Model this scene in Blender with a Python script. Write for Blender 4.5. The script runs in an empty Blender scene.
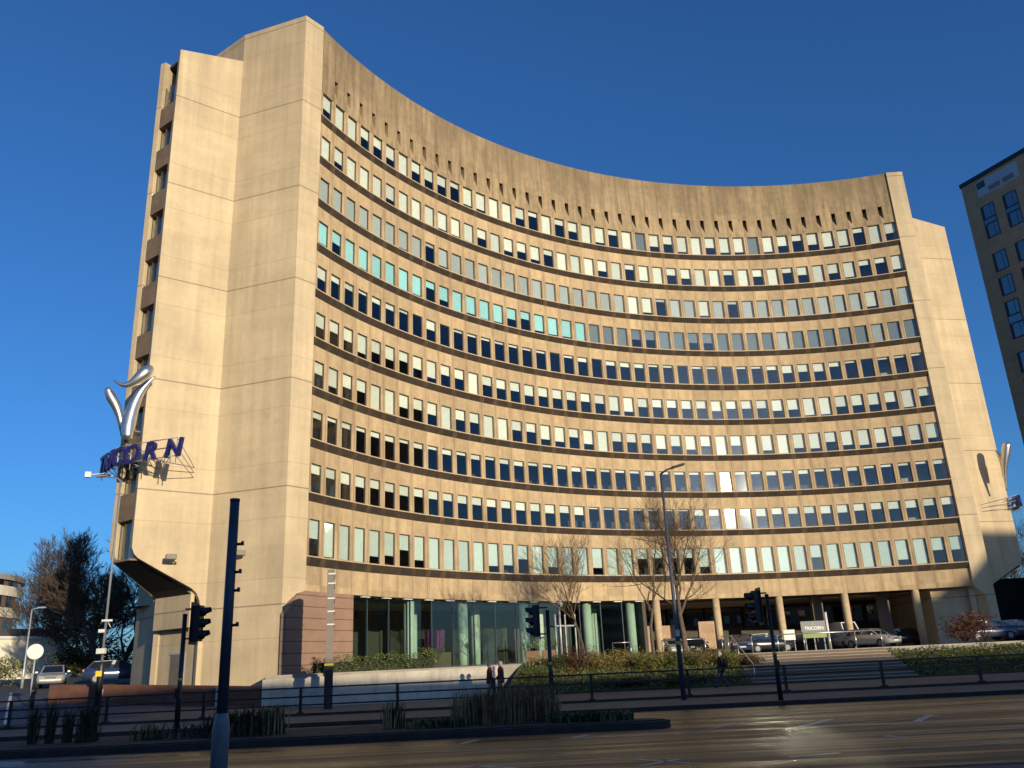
import bpy, bmesh, math, random
from mathutils import Vector, Matrix, Euler
random.seed(7)
PI = math.pi
S = bpy.context.scene
COL = S.collection
# ------------------------------------------------------------------ camera
F = 838.59; PITCH = 0.322244; ROLL = -0.046618; EYE = 1.7
cp, sp, cr, sr = math.cos(PITCH), math.sin(PITCH), math.cos(ROLL), math.sin(ROLL)
_R = Vector((1, 0, 0)); _U = Vector((0, -sp, cp)); BK = Vector((0, -cp, -sp))
RT = cr*_R + sr*_U; UP = -sr*_R + cr*_U
cd = bpy.data.cameras.new('camera'); cam = bpy.data.objects.new('camera', cd); COL.objects.link(cam)
cd.sensor_width = 36; cd.lens = F/1024*36; cd.clip_end = 6000; cd.clip_start = .1
cam.matrix_world = Matrix(((RT.x, UP.x, BK.x, 0), (RT.y, UP.y, BK.y, 0), (RT.z, UP.z, BK.z, EYE), (0, 0, 0, 1)))
S.camera = cam
def ray(x, y): return RT*(x-512) - UP*(y-384) - BK*F
def at(x, y, Y): d = ray(x, y); return d*(Y/d.y) + Vector((0, 0, EYE))
def px(P):
    d = Vector(P) - Vector((0, 0, EYE)); z = -d.dot(BK)
    return 512+F*d.dot(RT)/z, 384-F*d.dot(UP)/z
# ------------------------------------------------------------------ materials
def nodes_of(m): m.use_nodes = True; return m.node_tree.nodes, m.node_tree.links
def math_n(N, L, op, a, b=None, c=None):
    n = N.new('ShaderNodeMath'); n.operation = op
    for i, v in enumerate((a, b, c)):
        if v is None: continue
        if isinstance(v, (int, float)): n.inputs[i].default_value = v
        else: L.new(v, n.inputs[i])
    return n.outputs[0]
def noise(N, L, vec, scale, detail=4, rough=.55):
    n = N.new('ShaderNodeTexNoise'); n.inputs['Scale'].default_value = scale
    n.inputs['Detail'].default_value = detail; n.inputs['Roughness'].default_value = rough
    L.new(vec, n.inputs['Vector']); return n.outputs['Fac']
def ramp(N, L, v, a, b, lo=.3, hi=.7):
    n = N.new('ShaderNodeMapRange'); L.new(v, n.inputs[0])
    n.inputs[1].default_value = lo; n.inputs[2].default_value = hi; n.inputs[3].default_value = a; n.inputs[4].default_value = b
    return n.outputs[0]
def mixc(N, L, f, a, b, mode='MIX'):
    n = N.new('ShaderNodeMix'); n.data_type = 'RGBA'; n.blend_type = mode
    for s, v in ((n.inputs[0], f), (n.inputs[6], a), (n.inputs[7], b)):
        if isinstance(v, (int, float)): s.default_value = v
        elif isinstance(v, tuple): s.default_value = (*v, 1)
        else: L.new(v, s)
    return n.outputs[2]
def scaled(N, L, vec, s):
    n = N.new('ShaderNodeVectorMath'); n.operation = 'MULTIPLY'; L.new(vec, n.inputs[0]); n.inputs[1].default_value = s; return n.outputs[0]
def grey(N, L, v):
    n = N.new('ShaderNodeCombineColor')
    for i in range(3): L.new(v, n.inputs[i])
    return n.outputs[0]
def mat(name, col, rough=.7, var=.15, scale=1.5, bump=0., metal=0., spec=.5, extra=None, scale2=None, coat=0):
    m = bpy.data.materials.new(name); N, L = nodes_of(m); b = N['Principled BSDF']
    g = N.new('ShaderNodeNewGeometry'); pos = g.outputs['Position']
    c = None
    if var:
        f = noise(N, L, pos, scale, 5); k = ramp(N, L, f, 1-var, 1+var)
        f2 = noise(N, L, pos, scale2 or scale*9, 3); k2 = ramp(N, L, f2, 1-var*.6, 1+var*.6)
        k = math_n(N, L, 'MULTIPLY', k, k2)
        c = mixc(N, L, 1., col, grey(N, L, k), 'MULTIPLY')
    if extra: c = extra(N, L, pos, c if c is not None else col)
    if c is not None: L.new(c, b.inputs['Base Color'])
    else: b.inputs['Base Color'].default_value = (*col, 1)
    b.inputs['Roughness'].default_value = rough
    if name == 'asphalt':
        L.new(ramp(N, L, noise(N, L, scaled(N, L, pos, (.05, 1.1, 1)), 1., 6, .7), .18, .56, .38, .58), b.inputs['Roughness'])
    b.inputs['Metallic'].default_value = metal
    b.inputs['Specular IOR Level'].default_value = spec; b.inputs['Coat Weight'].default_value = coat
    if bump:
        bn = N.new('ShaderNodeBump'); bn.inputs['Strength'].default_value = bump; bn.inputs['Distance'].default_value = .02
        L.new(noise(N, L, pos, scale*14, 5), bn.inputs['Height']); L.new(bn.outputs[0], b.inputs['Normal'])
    return m
def glass(name, tint, refl=1., rough=.0, ior=1.5, boost=0.):
    m = bpy.data.materials.new(name); N, L = nodes_of(m); N.remove(N['Principled BSDF'])
    out = N['Material Output']; t = N.new('ShaderNodeBsdfTransparent'); t.inputs[0].default_value = (*tint, 1)
    g = N.new('ShaderNodeBsdfGlossy'); g.inputs['Roughness'].default_value = rough; g.inputs[0].default_value = (1, 1, 1, 1)
    ge = N.new('ShaderNodeNewGeometry'); dt = N.new('ShaderNodeVectorMath'); dt.operation = 'DOT_PRODUCT'
    L.new(ge.outputs['Normal'], dt.inputs[0]); L.new(ge.outputs['Incoming'], dt.inputs[1])
    c1 = math_n(N, L, 'SUBTRACT', 1.0, math_n(N, L, 'ABSOLUTE', dt.outputs['Value']))
    f0 = ((ior-1)/(ior+1))**2
    k = math_n(N, L, 'MULTIPLY_ADD', math_n(N, L, 'POWER', c1, 5.), (1-f0)*refl, f0*refl+boost)
    k = math_n(N, L, 'MINIMUM', k, 1.)
    mx = N.new('ShaderNodeMixShader'); L.new(k, mx.inputs[0]); L.new(t.outputs[0], mx.inputs[1]); L.new(g.outputs[0], mx.inputs[2])
    L.new(mx.outputs[0], out.inputs[0]); return m
def sepz(N, L, pos):
    n = N.new('ShaderNodeSeparateXYZ'); L.new(pos, n.inputs[0]); return n.outputs
def line(N, L, v, period, off, w):      # 1 on thin lines
    f = math_n(N, L, 'FRACT', math_n(N, L, 'DIVIDE', math_n(N, L, 'SUBTRACT', v, off-period/2), period))
    d = math_n(N, L, 'ABSOLUTE', math_n(N, L, 'SUBTRACT', f, .5))
    return math_n(N, L, 'LESS_THAN', d, w/period/2)
CX, CY, RAD, T0, DT = 24.8886, 32.2848, 40.2232, -0.411354, 0.034955
def th_of(i): return T0 + DT*(i-22)
def concrete_extra(N, L, pos, c):
    z = sepz(N, L, pos)[2]
    st = ramp(N, L, noise(N, L, scaled(N, L, pos, (1.3, 1.3, .07)), 1.2, 6, .6), .86, 1.09, .3, .68)
    c = mixc(N, L, 1., c, grey(N, L, st), 'MULTIPLY')
    pan = ramp(N, L, noise(N, L, scaled(N, L, pos, (.25, .25, .5)), 1., 2), .93, 1.05)
    c = mixc(N, L, 1., c, grey(N, L, pan), 'MULTIPLY')
    hb = ramp(N, L, noise(N, L, scaled(N, L, pos, (.3, .3, 1.1)), 1., 5), .95, 1.04)
    c = mixc(N, L, 1., c, grey(N, L, hb), 'MULTIPLY')
    o_ = sepz(N, L, pos); cc = N.new('ShaderNodeCombineXYZ')
    L.new(math_n(N, L, 'FLOOR', math_n(N, L, 'DIVIDE', math_n(N, L, 'SUBTRACT', z, 11.9), 3.265)), cc.inputs[0])
    L.new(math_n(N, L, 'FLOOR', math_n(N, L, 'DIVIDE', math_n(N, L, 'ADD', math_n(N, L, 'MULTIPLY', o_[0], .9), math_n(N, L, 'MULTIPLY', o_[1], .35)), 1.9)), cc.inputs[1])
    wn = N.new('ShaderNodeTexWhiteNoise'); L.new(cc.outputs[0], wn.inputs[0])
    c = mixc(N, L, 1., c, grey(N, L, ramp(N, L, wn.outputs[0], .955, 1.035, 0, 1)), 'MULTIPLY')
    # weather: greyer upper storeys with run-off
    up = math_n(N, L, 'MULTIPLY', ramp(N, L, z, 0, 1, 33, 44), ramp(N, L, noise(N, L, scaled(N, L, pos, (1.6, 1.6, .1)), 1., 5), .1, 1))
    c = mixc(N, L, math_n(N, L, 'MULTIPLY', up, .7), c, (.27, .20, .125))
    blot = math_n(N, L, 'GREATER_THAN', noise(N, L, pos, .9, 6, .7), .66)
    c = mixc(N, L, math_n(N, L, 'MULTIPLY', blot, .13), c, (.24, .19, .13))
    s = line(N, L, z, 6.53, 11.9, .075)
    c = mixc(N, L, math_n(N, L, 'MULTIPLY', s, .62), c, (.10, .075, .05))
    for o in (13.33, 16.68):
        c = mixc(N, L, math_n(N, L, 'MULTIPLY', line(N, L, z, 6.53, o, .06), .22), c, (.16, .12, .08))
    return c
def facade_extra(N, L, pos, c, streak=.10, blot=True):
    o = sepz(N, L, pos)
    th = math_n(N, L, 'ARCTAN2', math_n(N, L, 'SUBTRACT', o[0], CX), math_n(N, L, 'SUBTRACT', o[1], CY))
    idx = math_n(N, L, 'DIVIDE', th, DT)
    cmb = N.new('ShaderNodeCombineXYZ'); L.new(math_n(N, L, 'MULTIPLY', idx, 3.2), cmb.inputs[0]); L.new(math_n(N, L, 'MULTIPLY', o[2], .22), cmb.inputs[1])
    st = ramp(N, L, noise(N, L, cmb.outputs[0], 1., 6, .65), 1-streak*2.2, 1+streak, .3, .68)
    c = mixc(N, L, 1., c, grey(N, L, st), 'MULTIPLY')
    cm2 = N.new('ShaderNodeCombineXYZ'); L.new(math_n(N, L, 'FLOOR', math_n(N, L, 'SUBTRACT', idx, (T0/DT)+.5)), cm2.inputs[0])
    L.new(math_n(N, L, 'FLOOR', math_n(N, L, 'DIVIDE', o[2], 3.25)), cm2.inputs[1])
    wn = N.new('ShaderNodeTexWhiteNoise'); L.new(cm2.outputs[0], wn.inputs[0])
    c = mixc(N, L, 1., c, grey(N, L, ramp(N, L, wn.outputs[0], .84, 1.12, 0, 1)), 'MULTIPLY')
    j = line(N, L, idx, 1., T0/DT+.5, .03)
    # damp stains spreading from the joints
    jd = math_n(N, L, 'MULTIPLY', line(N, L, idx, 1., T0/DT+.5, .30), ramp(N, L, noise(N, L, pos, .55, 5, .7), 0, .45, .42, .7))
    c = mixc(N, L, jd, c, (.19, .115, .06))
    if not blot: return c
    bl = ramp(N, L, noise(N, L, pos, 1.7, 6, .75), 0, .35, .52, .75)
    c = mixc(N, L, bl, c, (.55, .40, .25))
    return mixc(N, L, math_n(N, L, 'MULTIPLY', j, .6), c, (.10, .06, .035))
def parapet_extra(N, L, pos, c):
    c = facade_extra(N, L, pos, c, .2)
    z = sepz(N, L, pos)[2]
    up = math_n(N, L, 'MULTIPLY', ramp(N, L, z, 0, 1, 40.5, 45.4), ramp(N, L, noise(N, L, scaled(N, L, pos, (.5, .5, .35)), 1., 5), .2, 1))
    return mixc(N, L, math_n(N, L, 'MULTIPLY', up, .85), c, (.135, .095, .055))
def road_extra(N, L, pos, c):
    # long streaks of wear running along the carriageway (x)
    st = ramp(N, L, noise(N, L, scaled(N, L, pos, (.05, 1.1, 1)), 1., 5, .6), .76, 1.22, .3, .7)
    c = mixc(N, L, 1., c, grey(N, L, st), 'MULTIPLY')
    br = noise(N, L, scaled(N, L, pos, (.12, .5, 1)), 1., 3)
    return mixc(N, L, ramp(N, L, br, 0, .5, .4, .65), c, (.036, .031, .027))
def brick_extra(sx, sy, mortar, amt=.8):
    def f(N, L, pos, c):
        o = sepz(N, L, pos)
        h = math_n(N, L, 'ADD', math_n(N, L, 'MULTIPLY', o[0], .8), math_n(N, L, 'MULTIPLY', o[1], .6))
        cmb = N.new('ShaderNodeCombineXYZ'); L.new(h, cmb.inputs[0]); L.new(o[2], cmb.inputs[1])
        b = N.new('ShaderNodeTexBrick'); L.new(cmb.outputs[0], b.inputs['Vector']); b.inputs['Scale'].default_value = 1
        b.inputs['Brick Width'].default_value = sx; b.inputs['Row Height'].default_value = sy; b.inputs['Mortar Size'].default_value = .012
        b.inputs['Color1'].default_value = (1, 1, 1, 1); b.inputs['Color2'].default_value = (.78, .78, .78, 1); b.inputs['Mortar'].default_value = (*mortar, 1)
        return mixc(N, L, amt, c, b.outputs['Color'], 'MULTIPLY')
    return f
def blind_extra(N, L, pos, c):
    o = sepz(N, L, pos)
    idx = math_n(N, L, 'DIVIDE', math_n(N, L, 'ARCTAN2', math_n(N, L, 'SUBTRACT', o[0], CX), math_n(N, L, 'SUBTRACT', o[1], CY)), DT)
    q = N.new('ShaderNodeCombineXYZ'); L.new(math_n(N, L, 'FLOOR', math_n(N, L, 'SUBTRACT', idx, (T0/DT)+.5)), q.inputs[0]); L.new(math_n(N, L, 'FLOOR', math_n(N, L, 'DIVIDE', math_n(N, L, 'SUBTRACT', o[2], 8.), 3.26)), q.inputs[1])
    wn = N.new('ShaderNodeTexWhiteNoise'); L.new(q.outputs[0], wn.inputs[0])
    c = mixc(N, L, 1., c, grey(N, L, ramp(N, L, wn.outputs[0], .78, 1.06, 0, 1)), 'MULTIPLY')
    sl = line(N, L, idx, .1, 0., .022)
    return mixc(N, L, math_n(N, L, 'MULTIPLY', sl, .22), c, (.2, .2, .18))
def clad_extra(N, L, pos, c):
    z = sepz(N, L, pos)[2]
    c = mixc(N, L, math_n(N, L, 'MULTIPLY', line(N, L, z, .62, .3, .05), .75), c, (.07, .04, .03))
    return c
M = {}
def defm(k, *a, **kw): M[k] = mat(k.replace('_', ' '), *a, **kw)
defm('tower_concrete', (.51, .40, .252), .85, .07, .35, .08, extra=concrete_extra)
defm('aggregate', (.435, .315, .18), .9, .12, 2.2, .25, extra=facade_extra, scale2=30)
defm('parapet_concrete', (.325, .238, .135), .9, .12, 2., .25, extra=parapet_extra, scale2=26)
defm('sill_stone', (.45, .33, .2), .85, .15, 3)
defm('stained_shaded', (.036, .024, .015), .95, .2, 1.2, .1, extra=lambda N, L, p, c: facade_extra(N, L, p, c, .1, False))  # sill splays and slot soffits: stained concrete with shade put into the colour
defm('weathered_brown', (.20, .135, .085), .95, .2, 1.2, .1)
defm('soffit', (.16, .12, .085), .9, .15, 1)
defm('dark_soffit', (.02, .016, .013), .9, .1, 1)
defm('interior', (.07, .062, .05), .9, 0)
defm('interior_floor', (.11, .105, .10), .8, 0)
defm('frame_metal', (.06, .055, .05), .5, 0)
defm('blind_cream', (.80, .76, .62), .8, .05, 3, extra=blind_extra)
defm('blind_grey', (.46, .46, .41), .8, .06, 3, extra=blind_extra)
defm('blind_teal', (.42, .74, .72), .8, .05, 3, extra=blind_extra)
defm('blind_pale', (.60, .66, .57), .8, .05, 3, extra=blind_extra)
defm('blind_slate', (.17, .19, .19), .8, .06, 3, extra=blind_extra)
M['glass'] = glass('window glass', (.93, .96, .96), 1.25, .045, 1.5)
M['glass_green'] = glass('green lobby glass', (.80, .895, .84), .9, .0, 1.5, .02)
M['glass_blue'] = glass('blue window glass', (.12, .16, .22), 1.6, .0, 1.5, .16)
defm('asphalt', (.019, .018, .0175), .34, .3, 1.2, .40, spec=.25, extra=road_extra, scale2=40)
defm('side_asphalt', (.06, .06, .062), .75, .2, 1., .2)
defm('paving', (.105, .085, .068), .85, .22, .8, .15, extra=brick_extra(.6, .4, (.6, .6, .6), .0))
defm('kerb_stone', (.035, .031, .028), .9, .25, 2)
defm('granite', (.30, .27, .22), .85, .15, 2)
defm('white_paint', (.42, .40, .35), .6, .45, 5)
defm('soil', (.04, .028, .02), 1, .4, 4, .4)
defm('ground', (.06, .05, .04), 1, .3, .3)
defm('grass', (.06, .085, .025), 1, .35, 1.5, .3)
def drip_extra(N, L, pos, c):
    d = ramp(N, L, noise(N, L, scaled(N, L, pos, (2.2, 2.2, .25)), 1., 6, .7), 0, .65, .5, .78)
    c = mixc(N, L, d, c, (.24, .19, .13))
    o = sepz(N, L, pos); top = ramp(N, L, o[2], 0, .5, 1.3, 1.55)
    return mixc(N, L, math_n(N, L, 'MULTIPLY', top, noise(N, L, scaled(N, L, pos, (3, 3, .5)), 1., 4)), c, (.16, .12, .08))
defm('render_white', (.56, .50, .41), .85, .14, 1.5, .05, extra=drip_extra)
defm('brown_brick', (.15, .068, .045), .9, .2, 2, extra=brick_extra(.24, .085, (.9, .8, .7)))
defm('pink_block', (.42, .29, .19), .9, .12, 1.5, extra=brick_extra(.9, .6, (.55, .5, .45), .9))
defm('clad_brown', (.27, .165, .115), .8, .10, 1.2, extra=clad_extra)
defm('black_metal', (.012, .012, .014), .45, .1, 6)
defm('navy_metal', (.045, .055, .08), .5, .15, 3)
defm('grey_metal', (.17, .18, .20), .5, .15, 4)
defm('galvanised', (.42, .42, .42), .45, .15, 6, metal=.4)
defm('steel', (.55, .54, .52), .3, .1, 6, metal=.85)
defm('brushed_silver', (.62, .61, .59), .33, .12, 3, metal=.92)
defm('navy_letter', (.018, .015, .105), .4, .08, 4)
defm('letter_white', (.75, .74, .72), .5, 0)
defm('yellow', (.75, .55, .03), .6, .08, 5)
defm('white_plain', (.6, .59, .55), .6, .06, 4)
defm('bronze_metal', (.15, .12, .095), .55, .12, 3)
defm('sign_grey', (.16, .165, .17), .5, .05, 5)
defm('sign_green', (.22, .27, .10), .6, .05, 5)
defm('gold', (.55, .40, .10), .4, 0, metal=.3)
defm('mint_column', (.68, .66, .62), .7, .06, 2)
defm('purple', (.30, .035, .22), .7, .1, 2)
defm('timber', (.16, .09, .045), .7, .2, 3)
defm('bark', (.10, .075, .052), .95, .3, 4, .3)
defm('bark_dark', (.07, .052, .04), .95, .3, 4)
defm('twig', (.085, .055, .035), .95, .3, 2)
defm('twig_dark', (.085, .06, .042), .95, .3, 2)
defm('leaf_green', (.075, .125, .028), .8, .35, 3)
defm('leaf_yellow', (.30, .27, .055), .85, .35, 3)
defm('leaf_olive', (.13, .135, .04), .85, .35, 3)
defm('leaf_dark', (.022, .032, .014), .85, .35, 3)
defm('leaf_red', (.13, .035, .025), .85, .35, 3)
defm('leaf_brown', (.15, .07, .032), .9, .35, 3)
defm('straw', (.34, .24, .10), .9, .35, 3)
defm('tyre', (.015, .015, .016), .9, .1, 8)
defm('car_glass', (.012, .016, .022), .06, 0, spec=.9)
defm('car_silver', (.42, .42, .41), .3, .03, 4, metal=.4, coat=.6)
defm('car_white', (.72, .72, .70), .3, .03, 4, coat=.6)
defm('car_black', (.012, .013, .016), .25, .03, 4, coat=.8)
defm('car_blue', (.02, .035, .09), .25, .03, 4, coat=.8)
defm('lamp_glass', (.18, .18, .18), .4, 0)
defm('tail_red', (.35, .012, .01), .25, 0)
defm('skin', (.42, .25, .17), .6, .05, 8)
defm('cloth_maroon', (.12, .028, .028), .9, .15, 9)
defm('cloth_black', (.015, .014, .016), .9, .15, 9)
defm('cloth_navy', (.022, .026, .042), .9, .15, 9)
defm('denim', (.06, .08, .115), .9, .15, 9)
defm('hair_grey', (.34, .30, .24), .7, .15, 12)
defm('hair_brown', (.09, .05, .03), .7, .15, 12)
defm('tower_brick', (.45, .30, .175), .9, .12, .9, extra=brick_extra(.5, .17, (.8, .75, .7), .6))
defm('stucco', (.66, .62, .50), .8, .08, 1.5)
defm('flat_grey', (.30, .27, .23), .85, .1, .6)
defm('flat_brown', (.15, .10, .07), .85, .1, .6)
defm('block_brick', (.16, .09, .065), .9, .15, .5)
defm('block_stone', (.22, .19, .15), .9, .15, .5)
defm('roof_slate', (.04, .04, .045), .8, .15, 2)
# ------------------------------------------------------------------ mesh builder
class MB:
    def __init__(s): s.v = []; s.f = []; s.m = []; s.sm = []
    def face(s, pts, m=0, smooth=False):
        i = len(s.v); s.v += [tuple(p) for p in pts]; s.f.append(tuple(range(i, i+len(pts)))); s.m.append(m); s.sm.append(smooth)
    def grid(s, rows, m=0, smooth=True, close=False):
        i = len(s.v); n = len(rows[0])
        for r in rows: s.v += [tuple(p) for p in r]
        for a in range(len(rows)-1):
            for b in range(n if close else n-1):
                b2 = (b+1) % n
                s.f.append((i+a*n+b, i+a*n+b2, i+(a+1)*n+b2, i+(a+1)*n+b)); s.m.append(m[b] if isinstance(m, (list, tuple)) else m); s.sm.append(smooth)
    def box(s, c, d, m=0, rz=0, mtx=None):
        T = mtx or (Matrix.Translation(Vector(c)) @ Matrix.Rotation(rz, 4, 'Z'))
        x, y, z = d[0]/2, d[1]/2, d[2]/2
        q = [T @ Vector(p) for p in ((-x,-y,-z),(x,-y,-z),(x,y,-z),(-x,y,-z),(-x,-y,z),(x,-y,z),(x,y,z),(-x,y,z))]
        i = len(s.v); s.v += [tuple(p) for p in q]
        for f in ((0,3,2,1),(4,5,6,7),(0,1,5,4),(1,2,6,5),(2,3,7,6),(3,0,4,7)): s.f.append(tuple(i+k for k in f)); s.m.append(m); s.sm.append(False)
    def prism(s, poly, z0, z1, m=0, mt=None):
        n = len(poly); a = sum(poly[i][0]*poly[(i+1)%n][1]-poly[(i+1)%n][0]*poly[i][1] for i in range(n))
        if a < 0: poly = poly[::-1]
        i = len(s.v); g = lambda z, p: (z(p) if callable(z) else z)
        s.v += [(p[0], p[1], g(z0, p)) for p in poly] + [(p[0], p[1], g(z1, p)) for p in poly]
        for k in range(n): s.f.append((i+k, i+(k+1)%n, i+n+(k+1)%n, i+n+k)); s.m.append(m); s.sm.append(False)
        s.f.append(tuple(i+n+k for k in range(n))); s.m.append(m if mt is None else mt); s.sm.append(False)
        s.f.append(tuple(i+k for k in range(n))[::-1]); s.m.append(m); s.sm.append(False)
    def slab(s, outline, origin, ex, ez, thick, m=0, me=None):   # outline (s,z) in plane, extruded along en
        en = ex.cross(ez).normalized()*thick
        a = [origin + ex*p[0] + ez*p[1] for p in outline]; b = [p+en for p in a]; n = len(a)
        s.face(a, m); s.face(b[::-1], m)
        for k in range(n): s.face([a[k], b[k], b[(k+1)%n], a[(k+1)%n]], m if me is None else me)
    def tube(s, pts, rads, n=8, m=0, cap=True, smooth=True):
        pts = [Vector(p) for p in pts]; rows = []
        if isinstance(rads, (int, float)): rads = [rads]*len(pts)
        ref = Vector((0, 0, 1))
        t0 = (pts[-1]-pts[0]).normalized()
        if abs(t0.z) > .9: ref = Vector((1, 0, 0))
        for i, p in enumerate(pts):
            t = (pts[min(i+1, len(pts)-1)]-pts[max(i-1, 0)]).normalized()
            a = t.cross(ref)
            if a.length < 1e-4: a = t.cross(Vector((0, 1, 0)))
            a.normalize(); b = t.cross(a)
            rows.append([p + (a*math.cos(2*PI*k/n)+b*math.sin(2*PI*k/n))*rads[i] for k in range(n)])
        s.grid(rows, m, smooth, True)
        if cap: s.face(rows[0][::-1], m); s.face(rows[-1], m)
    def lathe(s, c, prof, n=16, m=0, smooth=True):
        rows = [[(c[0]+r*math.cos(2*PI*k/n), c[1]+r*math.sin(2*PI*k/n), c[2]+z) for k in range(n)] for r, z in prof]
        s.grid(rows, m, smooth, True); s.face(rows[0][::-1], m); s.face(rows[-1], m)
    def mesh(s, name, mats):
        me = bpy.data.meshes.new(name); me.from_pydata(s.v, [], s.f)
        for k in (mats if isinstance(mats, (list, tuple)) else [mats]): me.materials.append(M[k])
        for p, m, sm in zip(me.polygons, s.m, s.sm): p.material_index = m; p.use_smooth = sm
        bm = bmesh.new(); bm.from_mesh(me); bmesh.ops.remove_doubles(bm, verts=bm.verts, dist=1e-5)
        bmesh.ops.recalc_face_normals(bm, faces=bm.faces); bm.to_mesh(me); bm.free(); return me
    def build(s, name, mats, parent=None, bevel=0):
        me = s.mesh(name, mats)
        if bevel:
            bm = bmesh.new(); bm.from_mesh(me)
            bmesh.ops.bevel(bm, geom=[e for e in bm.edges if e.calc_face_angle(0) > .6], offset=bevel, segments=2, affect='EDGES', profile=.5)
            bm.to_mesh(me); bm.free()
        return link(name, me, parent)
def link(name, me, parent=None):
    o = bpy.data.objects.new(name, me); COL.objects.link(o)
    if parent: o.parent = parent
    return o
def tag(o, label, cat, group=None):
    o['label'] = label; o['category'] = cat
    if group: o['group'] = group
    return o
def struct(o): o['kind'] = 'structure'; return o
def stuff(o, label=None, cat=None):
    o['kind'] = 'stuff'
    if label: o['label'] = label
    if cat: o['category'] = cat
    return o
def thing(name, label, cat, loc=(0, 0, 0), rz=0, group=None):
    o = bpy.data.objects.new(name, None); COL.objects.link(o); o.location = loc; o.rotation_euler.z = rz
    o.empty_display_size = .2
    return tag(o, label, cat, group)
def dup(root, loc, rz, label, scale=1):
    r = root.copy(); COL.objects.link(r); r.location = loc; r.rotation_euler.z = rz; r['label'] = label; r.scale = (scale,)*3
    for ch in list(root.children):
        c = ch.copy(); COL.objects.link(c); c.parent = r
        for g in ch.children: d = g.copy(); COL.objects.link(d); d.parent = c
    return r
# ------------------------------------------------------------------ office tower
V = Vector
def arc(i, d=0., z=0.):
    t = th_of(i); r = RAD+d
    return V((CX+r*math.sin(t), CY+r*math.cos(t), z))
I0, I1 = .35, 42.45
tower = thing('office_tower', 'concave concrete office block, ten curved rows of windows between two blank wing ends', 'office building', (12, 66, 0))
TO = V((12, 66, 0))
def tp(mb, name, mats, parent=None, bevel=0):     # part of the tower, mesh stored relative to the tower's base
    mb.v = [tuple(V(p)-TO) for p in mb.v]
    return mb.build(name, mats, parent or tower, bevel)
SILL = [37.82, 34.57, 31.31, 28.05, 24.8, 21.54, 18.29, 15.03, 11.78, 8.1]
WH = [1.92]+[1.78]*8+[2.15]
HEAD0 = SILL[0]+WH[0]
def sweep(mb, prof, mats, i0=I0, i1=I1, n=84):
    rows = []
    for k in range(n+1):
        i = i0+(i1-i0)*k/n
        rows.append([arc(i, d, z) for d, z in prof])
    mb.grid(rows, mats, False)
for k in range(10):
    s = SILL[k]; hb = SILL[k+1]+WH[k+1] if k < 9 else 6.12
    mb = MB()
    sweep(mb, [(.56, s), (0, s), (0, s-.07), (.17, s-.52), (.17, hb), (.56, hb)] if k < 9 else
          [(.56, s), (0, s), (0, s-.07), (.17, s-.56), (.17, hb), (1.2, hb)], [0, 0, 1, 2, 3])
    tp(mb, 'spandrel', ['sill_stone', 'stained_shaded', 'aggregate', 'soffit'])
FB = .30                                               # depth of the fins: glass sits just in front of it
for k in range(10):
    s = SILL[k]; h = WH[k]; mb = MB(); prev = None
    a = [(.203, FB), (.203, .20), (.160, .125), (-.160, .125), (-.203, .20), (-.203, FB)]
    for j in range(43):
        i = j+.5; zz = (s+.002, s+h-.05, s+h-.002)
        rows = [[arc(i+w/(RAD*DT), d, z) for w, d in a] for z in zz]
        mb.grid(rows, 0, False)
        if prev: mb.face([prev[1][0], rows[1][5], rows[2][5], prev[2][0]], 0)
        prev = rows
    tp(mb, 'mullion_wall', 'aggregate')
# interior floors and back wall, dark rooms behind the glass
mb = MB()
for k in range(10):
    z = SILL[k]-.85
    sweep(mb, [(.58, z), (3.2, z)], 1, n=42); sweep(mb, [(3.2, z-.35), (.58, z-.35)], 0, n=42); sweep(mb, [(.58, z-.35), (.58, z)], 0, n=42)
sweep(mb, [(3.2, 6.2), (3.2, 45.)], 0, n=42)
tp(mb, 'interior', ['interior', 'interior_floor'])
# parapet with its row of tapering slots
mb = MB(); zt = 45.2; zs1, zs0 = 41.55, 40.2
PD = .12
def ztop(i): return 44.95+.6*math.sin(PI*(i-I0)/(I1-I0))
def quadp(i0, z0, i1, z1, d0=PD, d1=PD): mb.face([arc(i0, d0, z0), arc(i1, d0, z0), arc(i1, d1, ztop(i1) if z1 == zt else z1), arc(i0, d1, ztop(i0) if z1 == zt else z1)], 0)
for j in range(43):
    a, b = max(I0, j+.02), min(I1, j+1.02)
    if j == 0: a = I0
    if j == 42: b = I1
    c = j+.5+.12; hw = .13
    if j in (0,) or c+hw > b: quadp(a, HEAD0, b, zt); continue
    l, r = c-hw, c+hw
    quadp(a, HEAD0, l, zt); quadp(r, HEAD0, b, zt); quadp(l, HEAD0, r, zs0); quadp(l, zs1, r, zt)
    D = .7
    mb.face([arc(l, PD, zs0), arc(r, PD, zs0), arc(r, D, zs1), arc(l, D, zs1)], 0)
    mb.face([arc(l, PD, zs1), arc(r, PD, zs1), arc(r, D, zs1), arc(l, D, zs1)], 1)  # slot soffit: its shade is painted in with the dark colour
    mb.face([arc(l, PD, zs0), arc(l, D, zs1), arc(l, PD, zs1)], 0); mb.face([arc(r, PD, zs0), arc(r, D, zs1), arc(r, PD, zs1)], 0)
sweep(mb, [(PD, HEAD0), (.56, HEAD0)], 0); mb.grid([[arc(i, PD, ztop(i)), arc(i, .6, ztop(i)), arc(i, .6, 43.8)] for i in [I0+(I1-I0)*k/84 for k in range(85)]], 0, False)
tp(mb, 'parapet', ['parapet_concrete', 'stained_shaded'])
mb = MB(); rows = [[arc(I0+(I1-I0)*k/42, .6, 44.), arc(I0+(I1-I0)*k/42, 14, 44.)] for k in range(43)]; mb.grid(rows, 0, False)
tp(mb, 'roof', 'flat_grey')
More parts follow.
